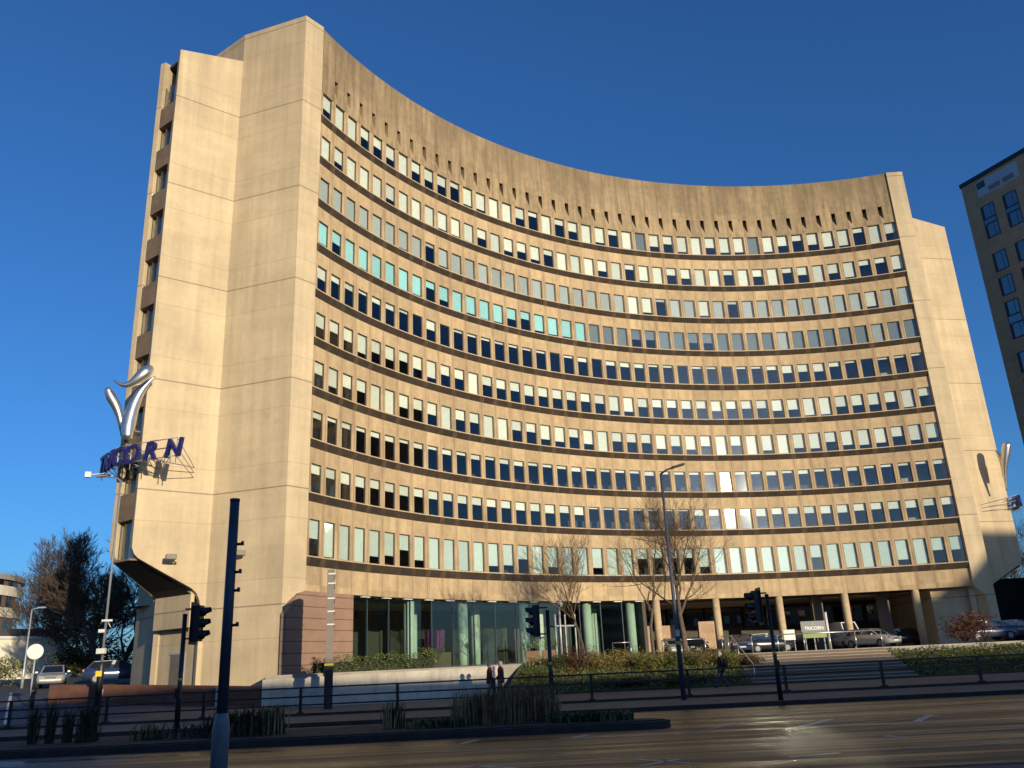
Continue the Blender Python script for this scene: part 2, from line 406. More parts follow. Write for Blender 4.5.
# ---- windows
R_ = random.Random(3)
def blind_for(k, i):
    r = R_.random()
    if k == 0:
        t = {1:.55,2:1,3:1,4:.42,5:.4,6:.5,7:1,8:.45,9:.5,10:.45,11:.2,12:.85,13:.75,14:.95,15:1,16:.5,17:.18,18:.95,19:.25,20:.45,21:1,22:.75,23:.25,24:.88,25:1,26:.6,27:.4,28:.85,29:1,30:.55,31:.8,32:.75,33:1,34:.85,35:.5,36:.3,37:.6,38:.75,39:.85,40:.2,41:1,42:.5}
        return t[i], ('blind_slate' if i in (25, 33) else 'blind_cream')
    if k == 1:
        if i <= 12: return {2:.55, 6:.65}.get(i, 1 if r < .8 else .85), 'blind_cream'
        return (1 if r < .28 else .25 if r < .5 else .35+.6*R_.random()), 'blind_cream'
    if k == 2:
        if i in (9, 26, 31): return .12, 'blind_grey'
        return (1 if r < .72 else .8), ('blind_grey' if i < 24 or r < .7 else 'blind_cream')
    if k == 3:
        if i <= 20: return {2:.45, 9:.3, 10:.6, 15:.55, 16:.35}.get(i, 1 if r < .4 else .85), 'blind_teal'
        return (1 if r < .6 else .5 if i < 30 else .95), 'blind_slate' if i < 33 else ('blind_slate' if r < .5 else 'blind_grey')
    if k == 4:
        if i in (1, 9, 34, 35, 36): return .4, 'blind_cream'
        return (.08 if r < .6 else .0 if r < .85 else .2), 'blind_cream'
    if k == 5:
        if i == 12: return .95, 'blind_cream'
        if i > 32: return (.55 if r < .4 else .9 if r < .75 else .4), 'blind_cream'
        return (.4 if r < .6 else .5 if r < .85 else .75), 'blind_cream'
    if k == 6:
        if i in (5, 6, 10, 13, 14, 21, 29): return 1, 'blind_cream'
        if i > 27: return (.75 if r < .4 else 1 if r < .6 else .5), 'blind_cream'
        return (.4 if r < .6 else .5 if r < .8 else .7), 'blind_cream'
    if k == 7: return (.1 if r < .7 else .18), 'blind_cream'
    if k == 8:
        if 20 <= i <= 26: return .05, 'blind_cream'
        return (.3 if r < .7 else .36), 'blind_cream'
    if 23 <= i <= 26: return .35, 'blind_pale'
    return (1 if r < .45 else .96 if r < .62 else .74 if r < .88 else .5), 'blind_pale'
GW = 1.0
def bars(h, w=.045):
    m = MB()
    for x in (-GW/2+w/2, GW/2-w/2): m.box((x, 0, h/2), (w, .07, h), 0)
    for z in (w/2, h-w/2): m.box((0, 0, z), (GW-2*w, .07, w), 0)
    return m
FRM = {h: bars(h).mesh('window', 'frame_metal') for h in set(WH)}
def pane_mb(h):
    m = MB(); m.box((0, 0, h/2), (GW-.09, .012, h-.09), 0); return m
PNE = {h: pane_mb(h).mesh('pane', 'glass') for h in set(WH)}
BLN = {}
def blind_mb(h, d):
    m = MB(); hh = (h-.1)*d; m.box((0, .07, h-.05-hh/2), (GW-.06, .015, hh), 0); m.box((0, .07, h-.05-hh-.012), (GW-.06, .03, .025), 0); return m
wins = []
for k in range(10):
    for i in range(1, 43):
        P = arc(i, .255, SILL[k]+.01); t = th_of(i)
        dist = (P-V((0, 0, EYE))).length; view = V((P.x, P.y, 0)).normalized(); n = V((math.sin(t), math.cos(t), 0))
        wins.append((-(WH[k]*GW*abs(view.dot(n))/dist**2), k, i, P, t))
wins.sort(key=lambda w: w[0])
rest = MB(); RM = ['frame_metal', 'glass', 'blind_cream', 'blind_grey', 'blind_teal', 'blind_pale', 'blind_slate']
order = sorted(wins, key=lambda w: (w[1], w[2])); BL = {(w[1], w[2]): blind_for(w[1], w[2]) for w in order}
def absorb(dst, src, T, mi):
    i = len(dst.v); dst.v += [tuple(T @ V(p)) for p in src.v]
    dst.f += [tuple(i+q for q in f) for f in src.f]; dst.m += [mi]*len(src.f); dst.sm += [False]*len(src.f)
jr = random.Random(11)
for q, (a, k, i, P, t) in enumerate(wins):
    h = WH[k]; drop, bm_ = BL[(k, i)]; drop = round(drop*(1+jr.uniform(-.06, .06)), 2) if drop < .9 else drop
    rz = -t; tilt = (jr.gauss(0, .08), jr.gauss(0, .12))
    TW = Matrix.Translation(P-TO) @ Matrix.Rotation(rz, 4, 'Z')
    TPn = Matrix.Translation((0, 0, h/2)) @ Euler((math.radians(tilt[0]), 0, math.radians(tilt[1]))).to_matrix().to_4x4() @ Matrix.Translation((0, 0, -h/2))
    if q < 100:
        w = link('window', FRM[h], tower); w.matrix_basis = TW
        p = link('pane', PNE[h], w); p.matrix_basis = TPn
        if drop > .03:
            key = (h, drop, bm_)
            if key not in BLN: BLN[key] = blind_mb(h, min(drop, .995)).mesh('blind', bm_)
            link('blind', BLN[key], w)
    else:
        absorb(rest, bars(h), TW, 0); absorb(rest, pane_mb(h), TW @ TPn, 1)
        if drop > .03: absorb(rest, blind_mb(h, min(drop, .995)), TW, RM.index(bm_))
o = rest.build('windows', RM, tower); o['kind'] = 'stuff'
# ---- wing ends
Wc = V((-22.03, 46.47)); Ud = V((-.579, -.815)); Wd = V((.815, -.579))
tm = th_of(21.4); AX = V((math.sin(tm), math.cos(tm))); CC = V((CX, CY))
def wl(a, l): return Wc+Ud*a+Wd*l
def wr(a, l):
    p = wl(a, l)-CC; return CC+2*p.dot(AX)*AX-p
def wing(fn, sgn):
    mb = MB()
    poly = [(-7.04, 7.18), (-5.51, 7.1), (-4.06, 2.3), (-4.06, -2.3), (-5.51, -7.1), (-7.04, -7.18), (-7.3, -6.), (-7.7, -4.4), (-10, -4), (-10, 4), (-7.7, 4.4), (-7.3, 6.)]
    hi = [fn(*p) for p in poly]
    mb.prism(hi, 6.12, 44.95, 0, 1)
    # lower shaft: the corner under the facade curves inwards
    low = [(-6.2, 7.1), (-5.51, 7.08), (-4.06, 2.3), (-4.06, -2.3), (-5.51, -7.1), (-7.04, -7.15), (-10, -5.6), (-10, 5.6), (-7.2, 6.)]
    mb.prism([fn(*p) for p in low], .3, 4.9, 0)
    n = 8
    for q in range(n):                                  # flared corner between shaft and facade
        z0, z1 = 4.9+1.22*q/n, 4.9+1.22*(q+1)/n
        f = lambda u: -6.2-.84*(1-math.cos(u*PI/2))
        a = f((q+.5)/n)
        mb.prism([fn(*p) for p in [(a, 7.12+.05*(q/n)), (-5.51, 7.09), (-4.06, 2.3), (-4.06, -2.3), (-5.51, -7.1), (-7.04, -7.16), (-10, -5.6), (-10, 5.6), (-7.2, 6.)]], z0, z1, 0)
    w = tp(mb, 'wing', ['tower_concrete', 'flat_grey'])
    # cheek walls of the nose, profile traced as (distance from the shaft, height)
    prof = [(-.05, .3), (.28, .3), (.28, 5.3), (.36, 5.85), (.55, 6.25), (.85, 6.52), (1.05, 6.63), (2.6, 7.42), (3.55, 7.92), (3.85, 8.08), (4.08, 8.3), (4.22, 8.65), (4.23, 9.1), (4.23, 41.67), (-.05, 42.72)]
    for l in (1, -1):
        c = fn(-4.06, 2.3*l); d = fn(0, 1.15*l); inner = fn(-2, 0)
        ex = (d-c).normalized(); ex = V((ex.x, ex.y, 0)); L = (d-c).length
        en = ex.cross(V((0, 0, 1))); to_in = V((inner.x-c.x, inner.y-c.y, 0))
        th = .42 if en.dot(to_in) > 0 else -.42
        mb = MB(); mb.slab([(s*L/4.23 if s > .3 else s, z) for s, z in prof], V((c.x, c.y, 0)), ex, V((0, 0, 1)), th, 0)
        tp(mb, 'cheek_wall', 'tower_concrete', None, .03)
    # end infill: spandrels, windows, sloping soffit, downstand and door wall
    q = .78
    for k in range(10):
        s = SILL[k]; hb = SILL[k+1]+WH[k+1] if k < 9 else 8.35
        mb = MB(); mb.prism([fn(-.12, q), fn(-.12, -q), fn(-.7, -q-.2), fn(-.7, q+.2)], hb if k < 9 else 8.0, s, 0)
        tp(mb, 'end_spandrel', 'weathered_brown', w)
    mb = MB()
    mb.prism([fn(-.5, .9), fn(-.5, -.9), fn(-4.2, -2.1), fn(-4.2, 2.1)], 41.4, 41.6, 0)
    tp(mb, 'nose_roof', 'stained_shaded', w); mb = MB()
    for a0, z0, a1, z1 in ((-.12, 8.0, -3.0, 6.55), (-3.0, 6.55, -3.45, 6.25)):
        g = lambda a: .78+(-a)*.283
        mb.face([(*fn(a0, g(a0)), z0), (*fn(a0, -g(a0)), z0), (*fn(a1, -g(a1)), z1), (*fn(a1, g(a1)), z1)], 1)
    tp(mb, 'nose_soffit', ['stained_shaded', 'dark_soffit'], w); mb = MB()
    mb.prism([fn(-3.45, 1.75), fn(-3.45, -1.75), fn(-3.65, -1.8), fn(-3.65, 1.8)], 4.45, 6.6, 2)
    tp(mb, 'downstand', ['stained_shaded', 'dark_soffit', 'tower_concrete'], w); mb = MB()
    mb.prism([fn(-4.0, 1.9), fn(-4.0, -1.9), fn(-4.2, -1.9), fn(-4.2, 1.9)], .3, 6.6, 2)
    tp(mb, 'door_wall', ['stained_shaded', 'dark_soffit', 'tower_concrete'], w)
    for k in range(10):
        mb = MB(); z0 = SILL[k]+.01; z1 = (SILL[k]+WH[k]-.01)
        mb.prism([fn(-.42, .85), fn(-.42, -.85), fn(-.44, -.85), fn(-.44, .85)], z0, z1, 0)
        for l in (.82, -.3, -.82): mb.prism([fn(-.36, l+.03), fn(-.36, l-.03), fn(-.41, l-.03), fn(-.41, l+.03)], z0, z1, 1)
        mb.prism([fn(-.62, .75), fn(-.62, -.2), fn(-.64, -.2), fn(-.64, .75)], z0, z1, 2)
        tp(mb, 'end_window', ['glass', 'frame_metal', 'blind_cream'], w)
    mb = MB(); mb.prism([fn(-3.97, .75), fn(-3.97, -.55), fn(-3.99, -.55), fn(-3.99, .75)], .5, 3.05, 0)
    mb.prism([fn(-3.95, .85), fn(-3.95, .75), fn(-3.99, .75), fn(-3.99, .85)], .5, 3.15, 1); mb.prism([fn(-3.95, .75), fn(-3.95, -.65), fn(-3.99, -.65), fn(-3.99, .75)], 3.05, 3.15, 1)
    tp(mb, 'door', ['bronze_metal', 'galvanised'], w)
    return w
wing(wl, 1); wing(wr, -1)
# rear body closing the plan behind the facade
mb = MB(); rows = []
for k in range(21):
    i = .2+42.4*k/20; dd = 8.5+9*math.sin(PI*k/20)
    rows.append([arc(i, 3.4, 6.0), arc(i, 3.4, 43.6), arc(i, dd, 43.6), arc(i, dd, 6.0)])
mb.grid(rows, 0, False, True); mb.face(rows[0], 0); mb.face(rows[-1], 0)
tp(mb, 'rear_body', 'aggregate')
# ground floor: soffit, columns, lobby glazing, undercroft
PZ = 1.7
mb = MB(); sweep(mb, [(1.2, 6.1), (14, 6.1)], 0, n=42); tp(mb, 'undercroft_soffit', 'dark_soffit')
for i in (23.7, 27.5, 31.4, 35.3, 39.3):
    mb = MB(); p = arc(i, .55 if i < 28 else -.0); p = arc(i, .5)
    mb.lathe((p.x, p.y, 0), [(.31, PZ-.3), (.31, 6.12)], 20); tp(mb, 'column', 'sill_stone')
for i in (34.2, 37.9, 41.2):
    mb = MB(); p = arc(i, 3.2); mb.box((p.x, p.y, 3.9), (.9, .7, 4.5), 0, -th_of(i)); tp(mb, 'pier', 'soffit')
for i in (8., 11.45, 15.4, 19.5, 22.3):
    mb = MB(); p = arc(i, 1.25); mb.lathe((p.x, p.y, 0), [(.36, PZ-.3), (.36, 6.12)], 20); tp(mb, 'lobby_column', 'mint_column')
for i in (6.2, 10.2, 14., 17.9, 21.2):
    mb = MB(); p = arc(i, 4.6); mb.lathe((p.x, p.y, 0), [(.36, PZ-.3), (.36, 6.12)], 20); tp(mb, 'lobby_column', 'mint_column')
g0, g1 = 3.5, 22.9
i = g0; ng = 14; st = (g1-g0)/ng
for k in range(ng):
    a, b = g0+k*st, g0+(k+1)*st
    if 16.9 < (a+b)/2 < 18.2: continue
    mb = MB(); p, q = arc(a, .62), arc(b, .62); e = (q-p).normalized()*.012
    n_ = V((-e.y, e.x, 0)).normalized()*.02
    mb.prism([p+e, q-e, q-e+n_, p+e+n_], PZ+.05, 6.05, 0)
    tp(mb, 'lobby_glass', 'glass_green')
mb = MB()
for k in range(ng+1):
    p = arc(g0+k*st, .66); mb.box((p.x, p.y, 3.9), (.05, .12, 4.3), 0, -th_of(g0+k*st))
sweep(mb, [(.58, 1.78), (.58, PZ-.2), (.72, PZ-.2), (.72, 1.78), (.58, 1.78)], 0, g0, g1, 30)
tp(mb, 'glazing_frame', 'navy_metal')
for k in range(ng):
    mb = MB(); p = arc(g0+(k+.75)*st, .35); mb.box((p.x, p.y, 6.06), (.75, .18, .06), 0, -th_of(g0+k*st)); tp(mb, 'soffit_light', 'white_plain')
mb = MB(); sweep(mb, [(.8, PZ+.02), (9, PZ+.02)], 1, 2, 23, 30); sweep(mb, [(9, PZ), (9, 6.1)], 0, 2, 23, 30)
for i, d, w, h, m_ in ((6, 8.4, 3, 2.2, 2), (12.2, 6, 1.5, 1.3, 3), (12.5, 7, 3.5, 1.1, 4), (16, 8.3, 2., 2.4, 2)):
    p = arc(i, d); mb.box((p.x, p.y, PZ+h/2+(1.4 if m_ == 3 else 0)), (w, .3, h), m_, -th_of(i))
p = arc(22.9, 4.5); mb.box((p.x, p.y, 3.9), (.3, 8, 4.5), 0, -th_of(22.9))
tp(mb, 'lobby_interior', ['interior', 'interior_floor', 'navy_metal', 'purple', 'timber'])
# entrance doors of the lobby
mb = MB()
for i in (16.9, 17.55, 18.2):
    p = arc(i, .2); mb.box((p.x, p.y, PZ+1.7), (.10, .10, 3.5), 0, -th_of(i))
p = arc(17.5, .2); mb.box((p.x, p.y, PZ+2.6), (1.8, .1, .1), 0, -th_of(17.5))
for i in (17.2, 17.85):
    p = arc(i, .62); mb.box((p.x, p.y, PZ+1.3), (.8, .03, 2.5), 1, -th_of(i))
tp(mb, 'entrance_door', ['galvanised', 'glass_green'])
# undercroft rear glazing, block walls
mb = MB()
for k in range(8):
    a = 25.5+k*2.1; p, q = arc(a, 11.5), arc(a+2.0, 11.5); n_ = (q-p).normalized(); n_ = V((-n_.y, n_.x, 0))*.03
    mb.prism([p, q, q+n_, p+n_], 4.15, 5.9, 0)
    p, q = arc(a, 11.7), arc(a+2.1, 11.7); mb.prism([p, q, q+n_, p+n_], 1.6, 4.15, 1)
    p = arc(a-.05, 11.4); mb.box((p.x, p.y, 5.), (.2, .3, 2.2), 1, -th_of(a))
p, q = arc(24.9, 12), arc(43, 12); 
sweep(mb, [(12.2, 1.5), (12.2, 6.1)], 1, 22.9, 43, 20)
tp(mb, 'undercroft_glazing', ['glass_blue', 'interior'])
for i0, i1, d, z1 in ((23.9, 25.3, 6.4, 4.35), (25.6, 26.45, 5.6, 4.3), (27.55, 28.9, 4.6, 4.5)):
    p, q = arc(i0, d), arc(i1, d); n_ = (q-p).normalized(); n_ = V((-n_.y, n_.x, 0))*.3
    mb = MB(); mb.prism([p, q, q+n_, p+n_], PZ-.1, z1, 0); tp(mb, 'block_wall', 'pink_block')
# right end wall under the slab
mb = MB(); p, q = arc(42.2, .6), arc(41.6, 12); n_ = V(((q-p).y, -(q-p).x, 0)).normalized()*.4
mb.prism([p, q, q+n_, p+n_], 1., 6.1, 0); tp(mb, 'end_wall', 'tower_concrete')
# clad wall running out under the left wing
mb = MB(); pts = [arc(i, -.05) for i in (3.45, 2.4, 1.4, .35)]; t = V((-.397, -.918, 0)); pts += [pts[-1]+t*.55, pts[-1]+t*1.1, pts[-1]+t*1.6]
tops = [6.11, 6.11, 6.11, 6.11, 5.95, 5.5, 4.85]
for k in range(6):
    p, q = pts[k], pts[k+1]; n_ = V((-(q-p).y, (q-p).x, 0)).normalized()*.35
    if n_.dot(V((-1, .5, 0))) < 0: n_ = -n_
    b = [p, q, q+n_, p+n_]; zz = {0: tops[k], 1: tops[k+1], 2: tops[k+1], 3: tops[k]}
    lo = [V((v.x, v.y, .6)) for v in b]; hi = [V((v.x, v.y, zz[j])) for j, v in enumerate(b)]
    for j in range(4): mb.face([lo[j], lo[(j+1) % 4], hi[(j+1) % 4], hi[j]], 0)
    mb.face(hi, 0)
tp(mb, 'clad_wall', 'clad_brown')
# floodlights on the left wing
for (x_, y_), Y in (((171, 557), 46.3), ((240, 553), 47.2)):
    p = at(x_, y_, Y); mb = MB(); mb.box((p.x, p.y, p.z), (.55, .4, .28), 0, .5); mb.tube([(p.x, p.y+.1, p.z-.1), (p.x-.05, p.y+.9, p.z-.25)], .05, 6, 0)
    tp(mb, 'floodlight', 'bronze_metal', None, .03)
# ------------------------------------------------------------------ light
SUN = V((.535, -.83, .168)).normalized()
w = bpy.data.worlds.new('World'); S.world = w; w.use_nodes = True
N, L = w.node_tree.nodes, w.node_tree.links
sk = N.new('ShaderNodeTexSky'); sk.sky_type = 'NISHITA'; sk.sun_disc = False
el = math.asin(SUN.z); sk.sun_elevation = el; sk.sun_rotation = math.atan2(SUN.x, SUN.y)
sk.air_density = 1.; sk.dust_density = 1.1; sk.ozone_density = 7.; sk.altitude = 100
L.new(sk.outputs[0], N['Background'].inputs[0]); N['Background'].inputs[1].default_value = .15
ld = bpy.data.lights.new('sun', 'SUN'); lo = bpy.data.objects.new('sun', ld); COL.objects.link(lo)
ld.energy = 4.6; ld.angle = math.radians(.5); ld.color = (1, .86, .62)
lo.rotation_euler = (-SUN).to_track_quat('-Z', 'Y').to_euler(); lo.location = SUN*200
S.view_settings.view_transform = 'Standard'; S.view_settings.look = 'None'; S.view_settings.gamma = 1; S.view_settings.use_curve_mapping = False
S.view_settings.exposure = .22
S.cycles.sample_clamp_indirect = 0; S.cycles.blur_glossy = .25; S.cycles.max_bounces = 8; S.cycles.transparent_max_bounces = 12
# ------------------------------------------------------------------ ground
def cl(x, a=0., b=1.): return max(a, min(b, x))
def gz(x, y):
    t = cl((-x-11)/9.); return .12+t*cl(.062*(y-36), 0, 2.2)
def pod(x, y): return 1.62
def breaks(*segs):
    o = []
    for a, b, n in segs: o += [a+(b-a)*k/n for k in range(n)]
    return o+[segs[-1][1]]
mb = MB()
xs = breaks((-3000, -300, 6), (-300, -60, 8), (-60, 70, 52), (70, 300, 8), (300, 3000, 6)); ys = breaks((-2500, -100, 6), (-100, 30, 13), (30, 130, 50), (130, 600, 8), (600, 3000, 6))
mb.grid([[(x, y, (gz(x, y) if y > 30.5 else -.04)-.05) for x in xs] for y in ys], 0, True)
struct(mb.build('ground', 'ground'))
def sheet(name, poly, z, m):
    mb = MB(); mb.face([(p[0], p[1], z) for p in poly], 0); return struct(mb.build(name, m))
sheet('road', [(-400, 12.6), (400, 12.6), (400, 30.42), (-400, 30.42)], 0, 'asphalt')
mb = MB(); mb.prism([(-60, 5), (60, 5), (60, 12.5), (-60, 12.5)], -.1, .12, 0); mb.prism([(-60, 12.5), (60, 12.5), (60, 12.65), (-60, 12.65)], -.1, .125, 1)
struct(mb.build('near_pavement', ['paving', 'kerb_stone']))
sheet('rear_street', [(-400, -22), (400, -22), (400, 4.9), (-400, 4.9)], .005, 'side_asphalt')
# far pavement, rising towards the side road at the left
mb = MB(); xs = breaks((-60, 0, 40), (0, 80, 40)); ys = breaks((30.6, 36, 3), (36, 70, 34))
mb.grid([[(x, y, gz(x, y)) for x in xs] for y in ys], 0, True)
struct(mb.build('pavement', 'paving'))
mb = MB(); mb.prism([(-60, 30.4), (80, 30.4), (80, 30.6), (-60, 30.6)], -.1, .13, 0); struct(mb.build('kerb', 'kerb_stone'))
mb = MB(); mb.prism([(-60, 35.7), (80, 35.7), (80, 36.05), (-60, 36.05)], .0, .21, 0); struct(mb.build('inner_kerb', 'kerb_stone'))
# side road climbing away at the left
mb = MB(); D = V((-.5, .866)); Nn = V((.866, .5)); o = V((-17.5, 30.))
rows = [[V((*(o+D*t+Nn*w_), 0)) for w_ in (-5, -2.5, 0, 2.5, 5)] for t in breaks((8, 60, 40), (60, 240, 20))]
mb.grid([[(p.x, p.y, gz(p.x, p.y)+.02) for p in r] for r in rows], 0, True); struct(mb.build('side_road', 'side_asphalt'))
mb = MB()
for w_, t0, t1 in ((-.1, 9, 30), (-4.6, 9, 60)):
    rows = [[V((*(o+D*t+Nn*k), 0)) for k in (w_, w_+.16)] for t in breaks((t0, t1, 30))]
    mb.grid([[(p.x, p.y, gz(p.x, p.y)+.026) for p in r] for r in rows], 0, False)
struct(mb.build('side_road_markings', 'white_plain'))
# road markings
mb = MB()
def stripe(p, q, wd):
    a, b = at(*p, 20), at(*q, 20)
    a = ray(*p); b = ray(*q); a = a*(-EYE/a.z); b = b*(-EYE/b.z); e = (b-a); e.z = 0; n_ = V((-e.y, e.x, 0)).normalized()*wd/2
    mb.face([(v.x, v.y, .004) for v in (a+n_, b+n_, b-n_, a-n_)], 0)
for p, q, wd in (((560, 739), (700, 733), .10), ((690, 733), (735, 724), .13), ((676, 735), (752, 722), .05), ((800, 729), (940, 716), .09), ((796, 728), (832, 719), .2), ((916, 722), (931, 715), .2), ((886, 736), (1024, 728), .08), ((884, 736), (906, 738), .14), ((905, 748), (1010, 743), .1), ((890, 725), (1010, 720), .08), ((990, 703), (1024, 701), .1),
                 ((430, 752), (560, 748), .08), ((450, 768), (620, 758), .1), ((460, 744), (478, 740), .14), ((574, 738), (588, 735), .14), ((470, 766), (516, 768), .12), ((630, 759), (700, 764), .1), ((640, 766), (680, 759), .12), ((790, 757), (840, 753), .12), ((0, 767), (110, 763), .05)):
    stripe(p, q, wd)
struct(mb.build('road_markings', 'white_paint'))
# planted island
mb = MB(); isl = [(-60, 22.9), (2.9, 22.9), (3.5, 23.1), (3.7, 23.5), (3.5, 23.9), (2.2, 24.6), (-1, 26.6), (-60, 27.4)]
mb.prism(isl, -.05, .16, 0, 0); 
def inset(poly, k): 
    return [(x-(.15 if x > 0 else 0) if abs(x) < 59 else x, y+(.16 if y < 23.3 else -.16)) for x, y in poly]
mb.prism(inset(isl, .15), .1, .19, 1, 1); struct(mb.build('traffic_island', ['kerb_stone', 'soil']))
# podium behind the wall
mb = MB()
pp = [(-13.2, 44.9), (-2, 46.3), (0.2, 50.6), (11.5, 51.2), (20.6, 50.8), (21.5, 53), (50, 57), (90, 60), (90, 110), (-20, 80)]
mb.prism(pp, -.1, PZ, 0, 0); struct(mb.build('podium', 'granite'))
# planting banks
def bank(name, front, back, z0, z1, m='grass'):
    n = 24; mb = MB(); rows = []
    r_ = random.Random(5)
    for k in range(n+1):
        u = k/n; a = V((*front[0], 0)).lerp(V((*front[1], 0)), u); b = V((*back[0], 0)).lerp(V((*back[1], 0)), u)
        rows.append([a.lerp(b, v)+V((0, 0, z0+(z1-z0)*math.sin(v*PI/2)+(r_.uniform(-.06, .06) if 0 < v < 1 else 0))) for v in (0, .2, .4, .6, .8, 1)])
    mb.grid(rows, 0, True); return struct(mb.build(name, m))
bank('planting_bank', ((-1.2, 46.), (11.8, 46.4)), ((.2, 51), (11.8, 51.6)), .08, PZ+.08)
bank('grass_bank', ((19.8, 46.8), (60, 52)), ((20.6, 52.6), (60, 58)), .08, 1.35)
# steps
mb = MB(); n = 10; rise = (PZ-.12)/n
for k in range(n):
    y0 = 46.4+k*.42; zt_ = .12+(k+1)*rise
    mb.prism([(11.8, y0+.035), (20.4, y0+.035), (20.4, 51.4-.002*k), (11.8, 51.4-.002*k)], .1+(k*rise if k else -.2), zt_-.045, 1)
    mb.prism([(11.8, y0), (20.4, y0), (20.4, 51.35), (11.8, 51.35)], zt_-.045, zt_, 0)
st = mb.build('steps', ['granite', 'flat_brown']); struct(st)
# ------------------------------------------------------------------ walls
mb = MB(); a, b = V((-13.25, 44.6, 0)), V((-1.4, 46.2, 0)); n_ = V((-(b-a).y, (b-a).x, 0)).normalized()*.3
mb.prism([a, b, b+n_, a+n_], 0, lambda p: 1.52+.12*(p[0]+13.25)/11.8, 0)
e = V((1.3, 44.6, 0))
tag(mb.build('retaining_wall', 'render_white'), 'long cream rendered retaining wall below the hedge and lobby glass', 'wall')
mb = MB(); 
pts = [(-13.25, 44.6), (-17.6, 44.3), (-25.3, 47.)]
for k in range(2):
    p, q = V((*pts[k], 0)), V((*pts[k+1], 0)); m_ = V((-(q-p).y, (q-p).x, 0)).normalized()*-.3
    mb.prism([p, q, q+m_, p+m_], lambda v: gz(v[0], v[1])-.15, lambda v: max(1.18, gz(v[0], v[1])+.95) if v[0] > -20 else gz(v[0], v[1])+.95, 0)
tag(mb.build('brick_wall', 'brown_brick'), 'low brown brick wall in front of the left end of the tower', 'wall')
wa, wb = at(982, 646, 56.4), at(1060, 641, 60.5)
mb = MB(); mb.prism([(wa.x, wa.y), (wb.x, wb.y), (wb.x, wb.y+.3), (wa.x, wa.y+.3)], .9, lambda p: wa.z+.12+(wb.z-wa.z)*(p[0]-wa.x)/(wb.x-wa.x), 0)
tag(mb.build('boundary_wall', 'render_white'), 'low sunlit cream wall at the far right in front of the dark parked car', 'wall')
# ------------------------------------------------------------------ sign, sculptures
FR = {}
def letter_mesh(ch, size, mats):
    cu = bpy.data.curves.new('l', 'FONT'); cu.body = ch; cu.size = size; cu.extrude = .07*size; cu.offset = .018*size; cu.shear = .18
    cu.align_x = 'CENTER'; cu.resolution_u = 4
    o = bpy.data.objects.new('l', cu); COL.objects.link(o); bpy.context.view_layer.update()
    me = bpy.data.meshes.new_from_object(o.evaluated_get(bpy.context.evaluated_depsgraph_get()))
    bpy.data.objects.remove(o); me.materials.clear()
    me.materials.append(M[mats]); return me
def letter_sign(fn, label, zb, seq, mir_=1):
    t = thing('roof_sign' if 0 else 'letter_sign', label, 'sign', (*fn(0, 0), zb))
    O = V((*fn(0, 0), zb)); path = []
    for ch, a, l, ta, tl, sz in seq:
        p = V((*fn(a, l), 0)); q = V((*fn(a+ta*.1, l+tl*.1), 0)); e = (q-p).normalized()
        m = letter_mesh(ch, sz, 'navy_letter'); o = link('letter', m, t)
        X = e; Z = V((0, 0, 1)); Y = X.cross(Z)          # text plane x,y -> X,Z ; text normal -> outwards
        R = Matrix((X, Z, Y)).transposed().to_4x4()
        Wm = Matrix.Translation(V((p.x, p.y, zb))-O) @ R
        o.matrix_basis = Wm; o['label'] = 'navy letter '+ch
    mb = MB()
    pl = [(a, l) for _, a, l, *_ in seq]; pl = [V(pl[0])*1.25-V(pl[1])*.25]+[V(p) for p in pl]+[V(pl[-1])*1.2-V(pl[-2])*.2]
    def at_(p, z): return V((*fn(p[0], p[1]), zb+z))-O
    for z in (.05, .55, 1.05):
        for k in range(len(pl)-1): mb.tube([at_(pl[k]*.96, z), at_(pl[k+1]*.96, z)], .032, 6, 0)
    for k, p in enumerate(pl):
        sd = 1 if p[1] > 0 else -1
        foot = V((-1.1, 1.25*sd)) if abs(p[1]) > 1. else V((-.1, .9*sd))
        if k in (0, len(pl)-1): foot = V((-2.9, 1.97*sd))
        mb.tube([at_(p*.96, -.35), at_(p*.96, 1.1)], .03, 5, 0)
        for z, z2 in ((.05, -.3), (1.05, .3), (.55, 0.)): mb.tube([at_(p*.96, z), at_(foot, z2)], .024, 5, 0)
    mb.build('support_frame', 'galvanised', t)
    mb = MB()
    for a, l in ((2.2, -.1),):
        l *= mir_; p = V((*fn(a, l), zb-.55))-O; mb.box(p, (.3, .25, .3), 0, .4); mb.tube([p, V((*fn(a*.6, l*.8), zb-.35))-O], .03, 5)
    mb.build('floodlight', 'white_plain', t)
    return t
zc = at(131, 454, 44.7).z                              # letters ride on one level ring round the nose
def la(x, y):
    d = ray(x, y); p = d*((zc-EYE)/d.z); q = V((p.x, p.y))-Wc; return q.dot(Ud), q.dot(Wd)
spots = [('N', la(173, 447.5)), ('R', la(150, 450.8)), ('O', la(131, 454)), ('C', la(117.5, 457)), ('I', la(111.5, 459.2)), ('R', la(107, 462)), ('T', la(102.5, 465.5))]
seq = []
for k, (ch, (a, l)) in enumerate(spots):
    q0, q1 = spots[min(k+1, 6)][1], spots[max(k-1, 0)][1]
    if k <= 2: q0, q1 = spots[2][1], spots[0][1]
    seq.append((ch, a, l, q1[0]-q0[0], q1[1]-q0[1], 1.42))
RING = [(a, l) for _, (a, l) in spots]
letter_sign(wl, 'dark blue capital letters on a steel frame round the nose of the left wing end', zc-.5, seq)
letter_sign(wr, 'sign frame seen edge-on round the nose of the right wing end', zc-.5, [(c2, a, -l, ta, -tl, s) for c2, (c, a, l, ta, tl, s) in zip('NROCIRT'[::-1], seq)], -1)
bpy.data.objects
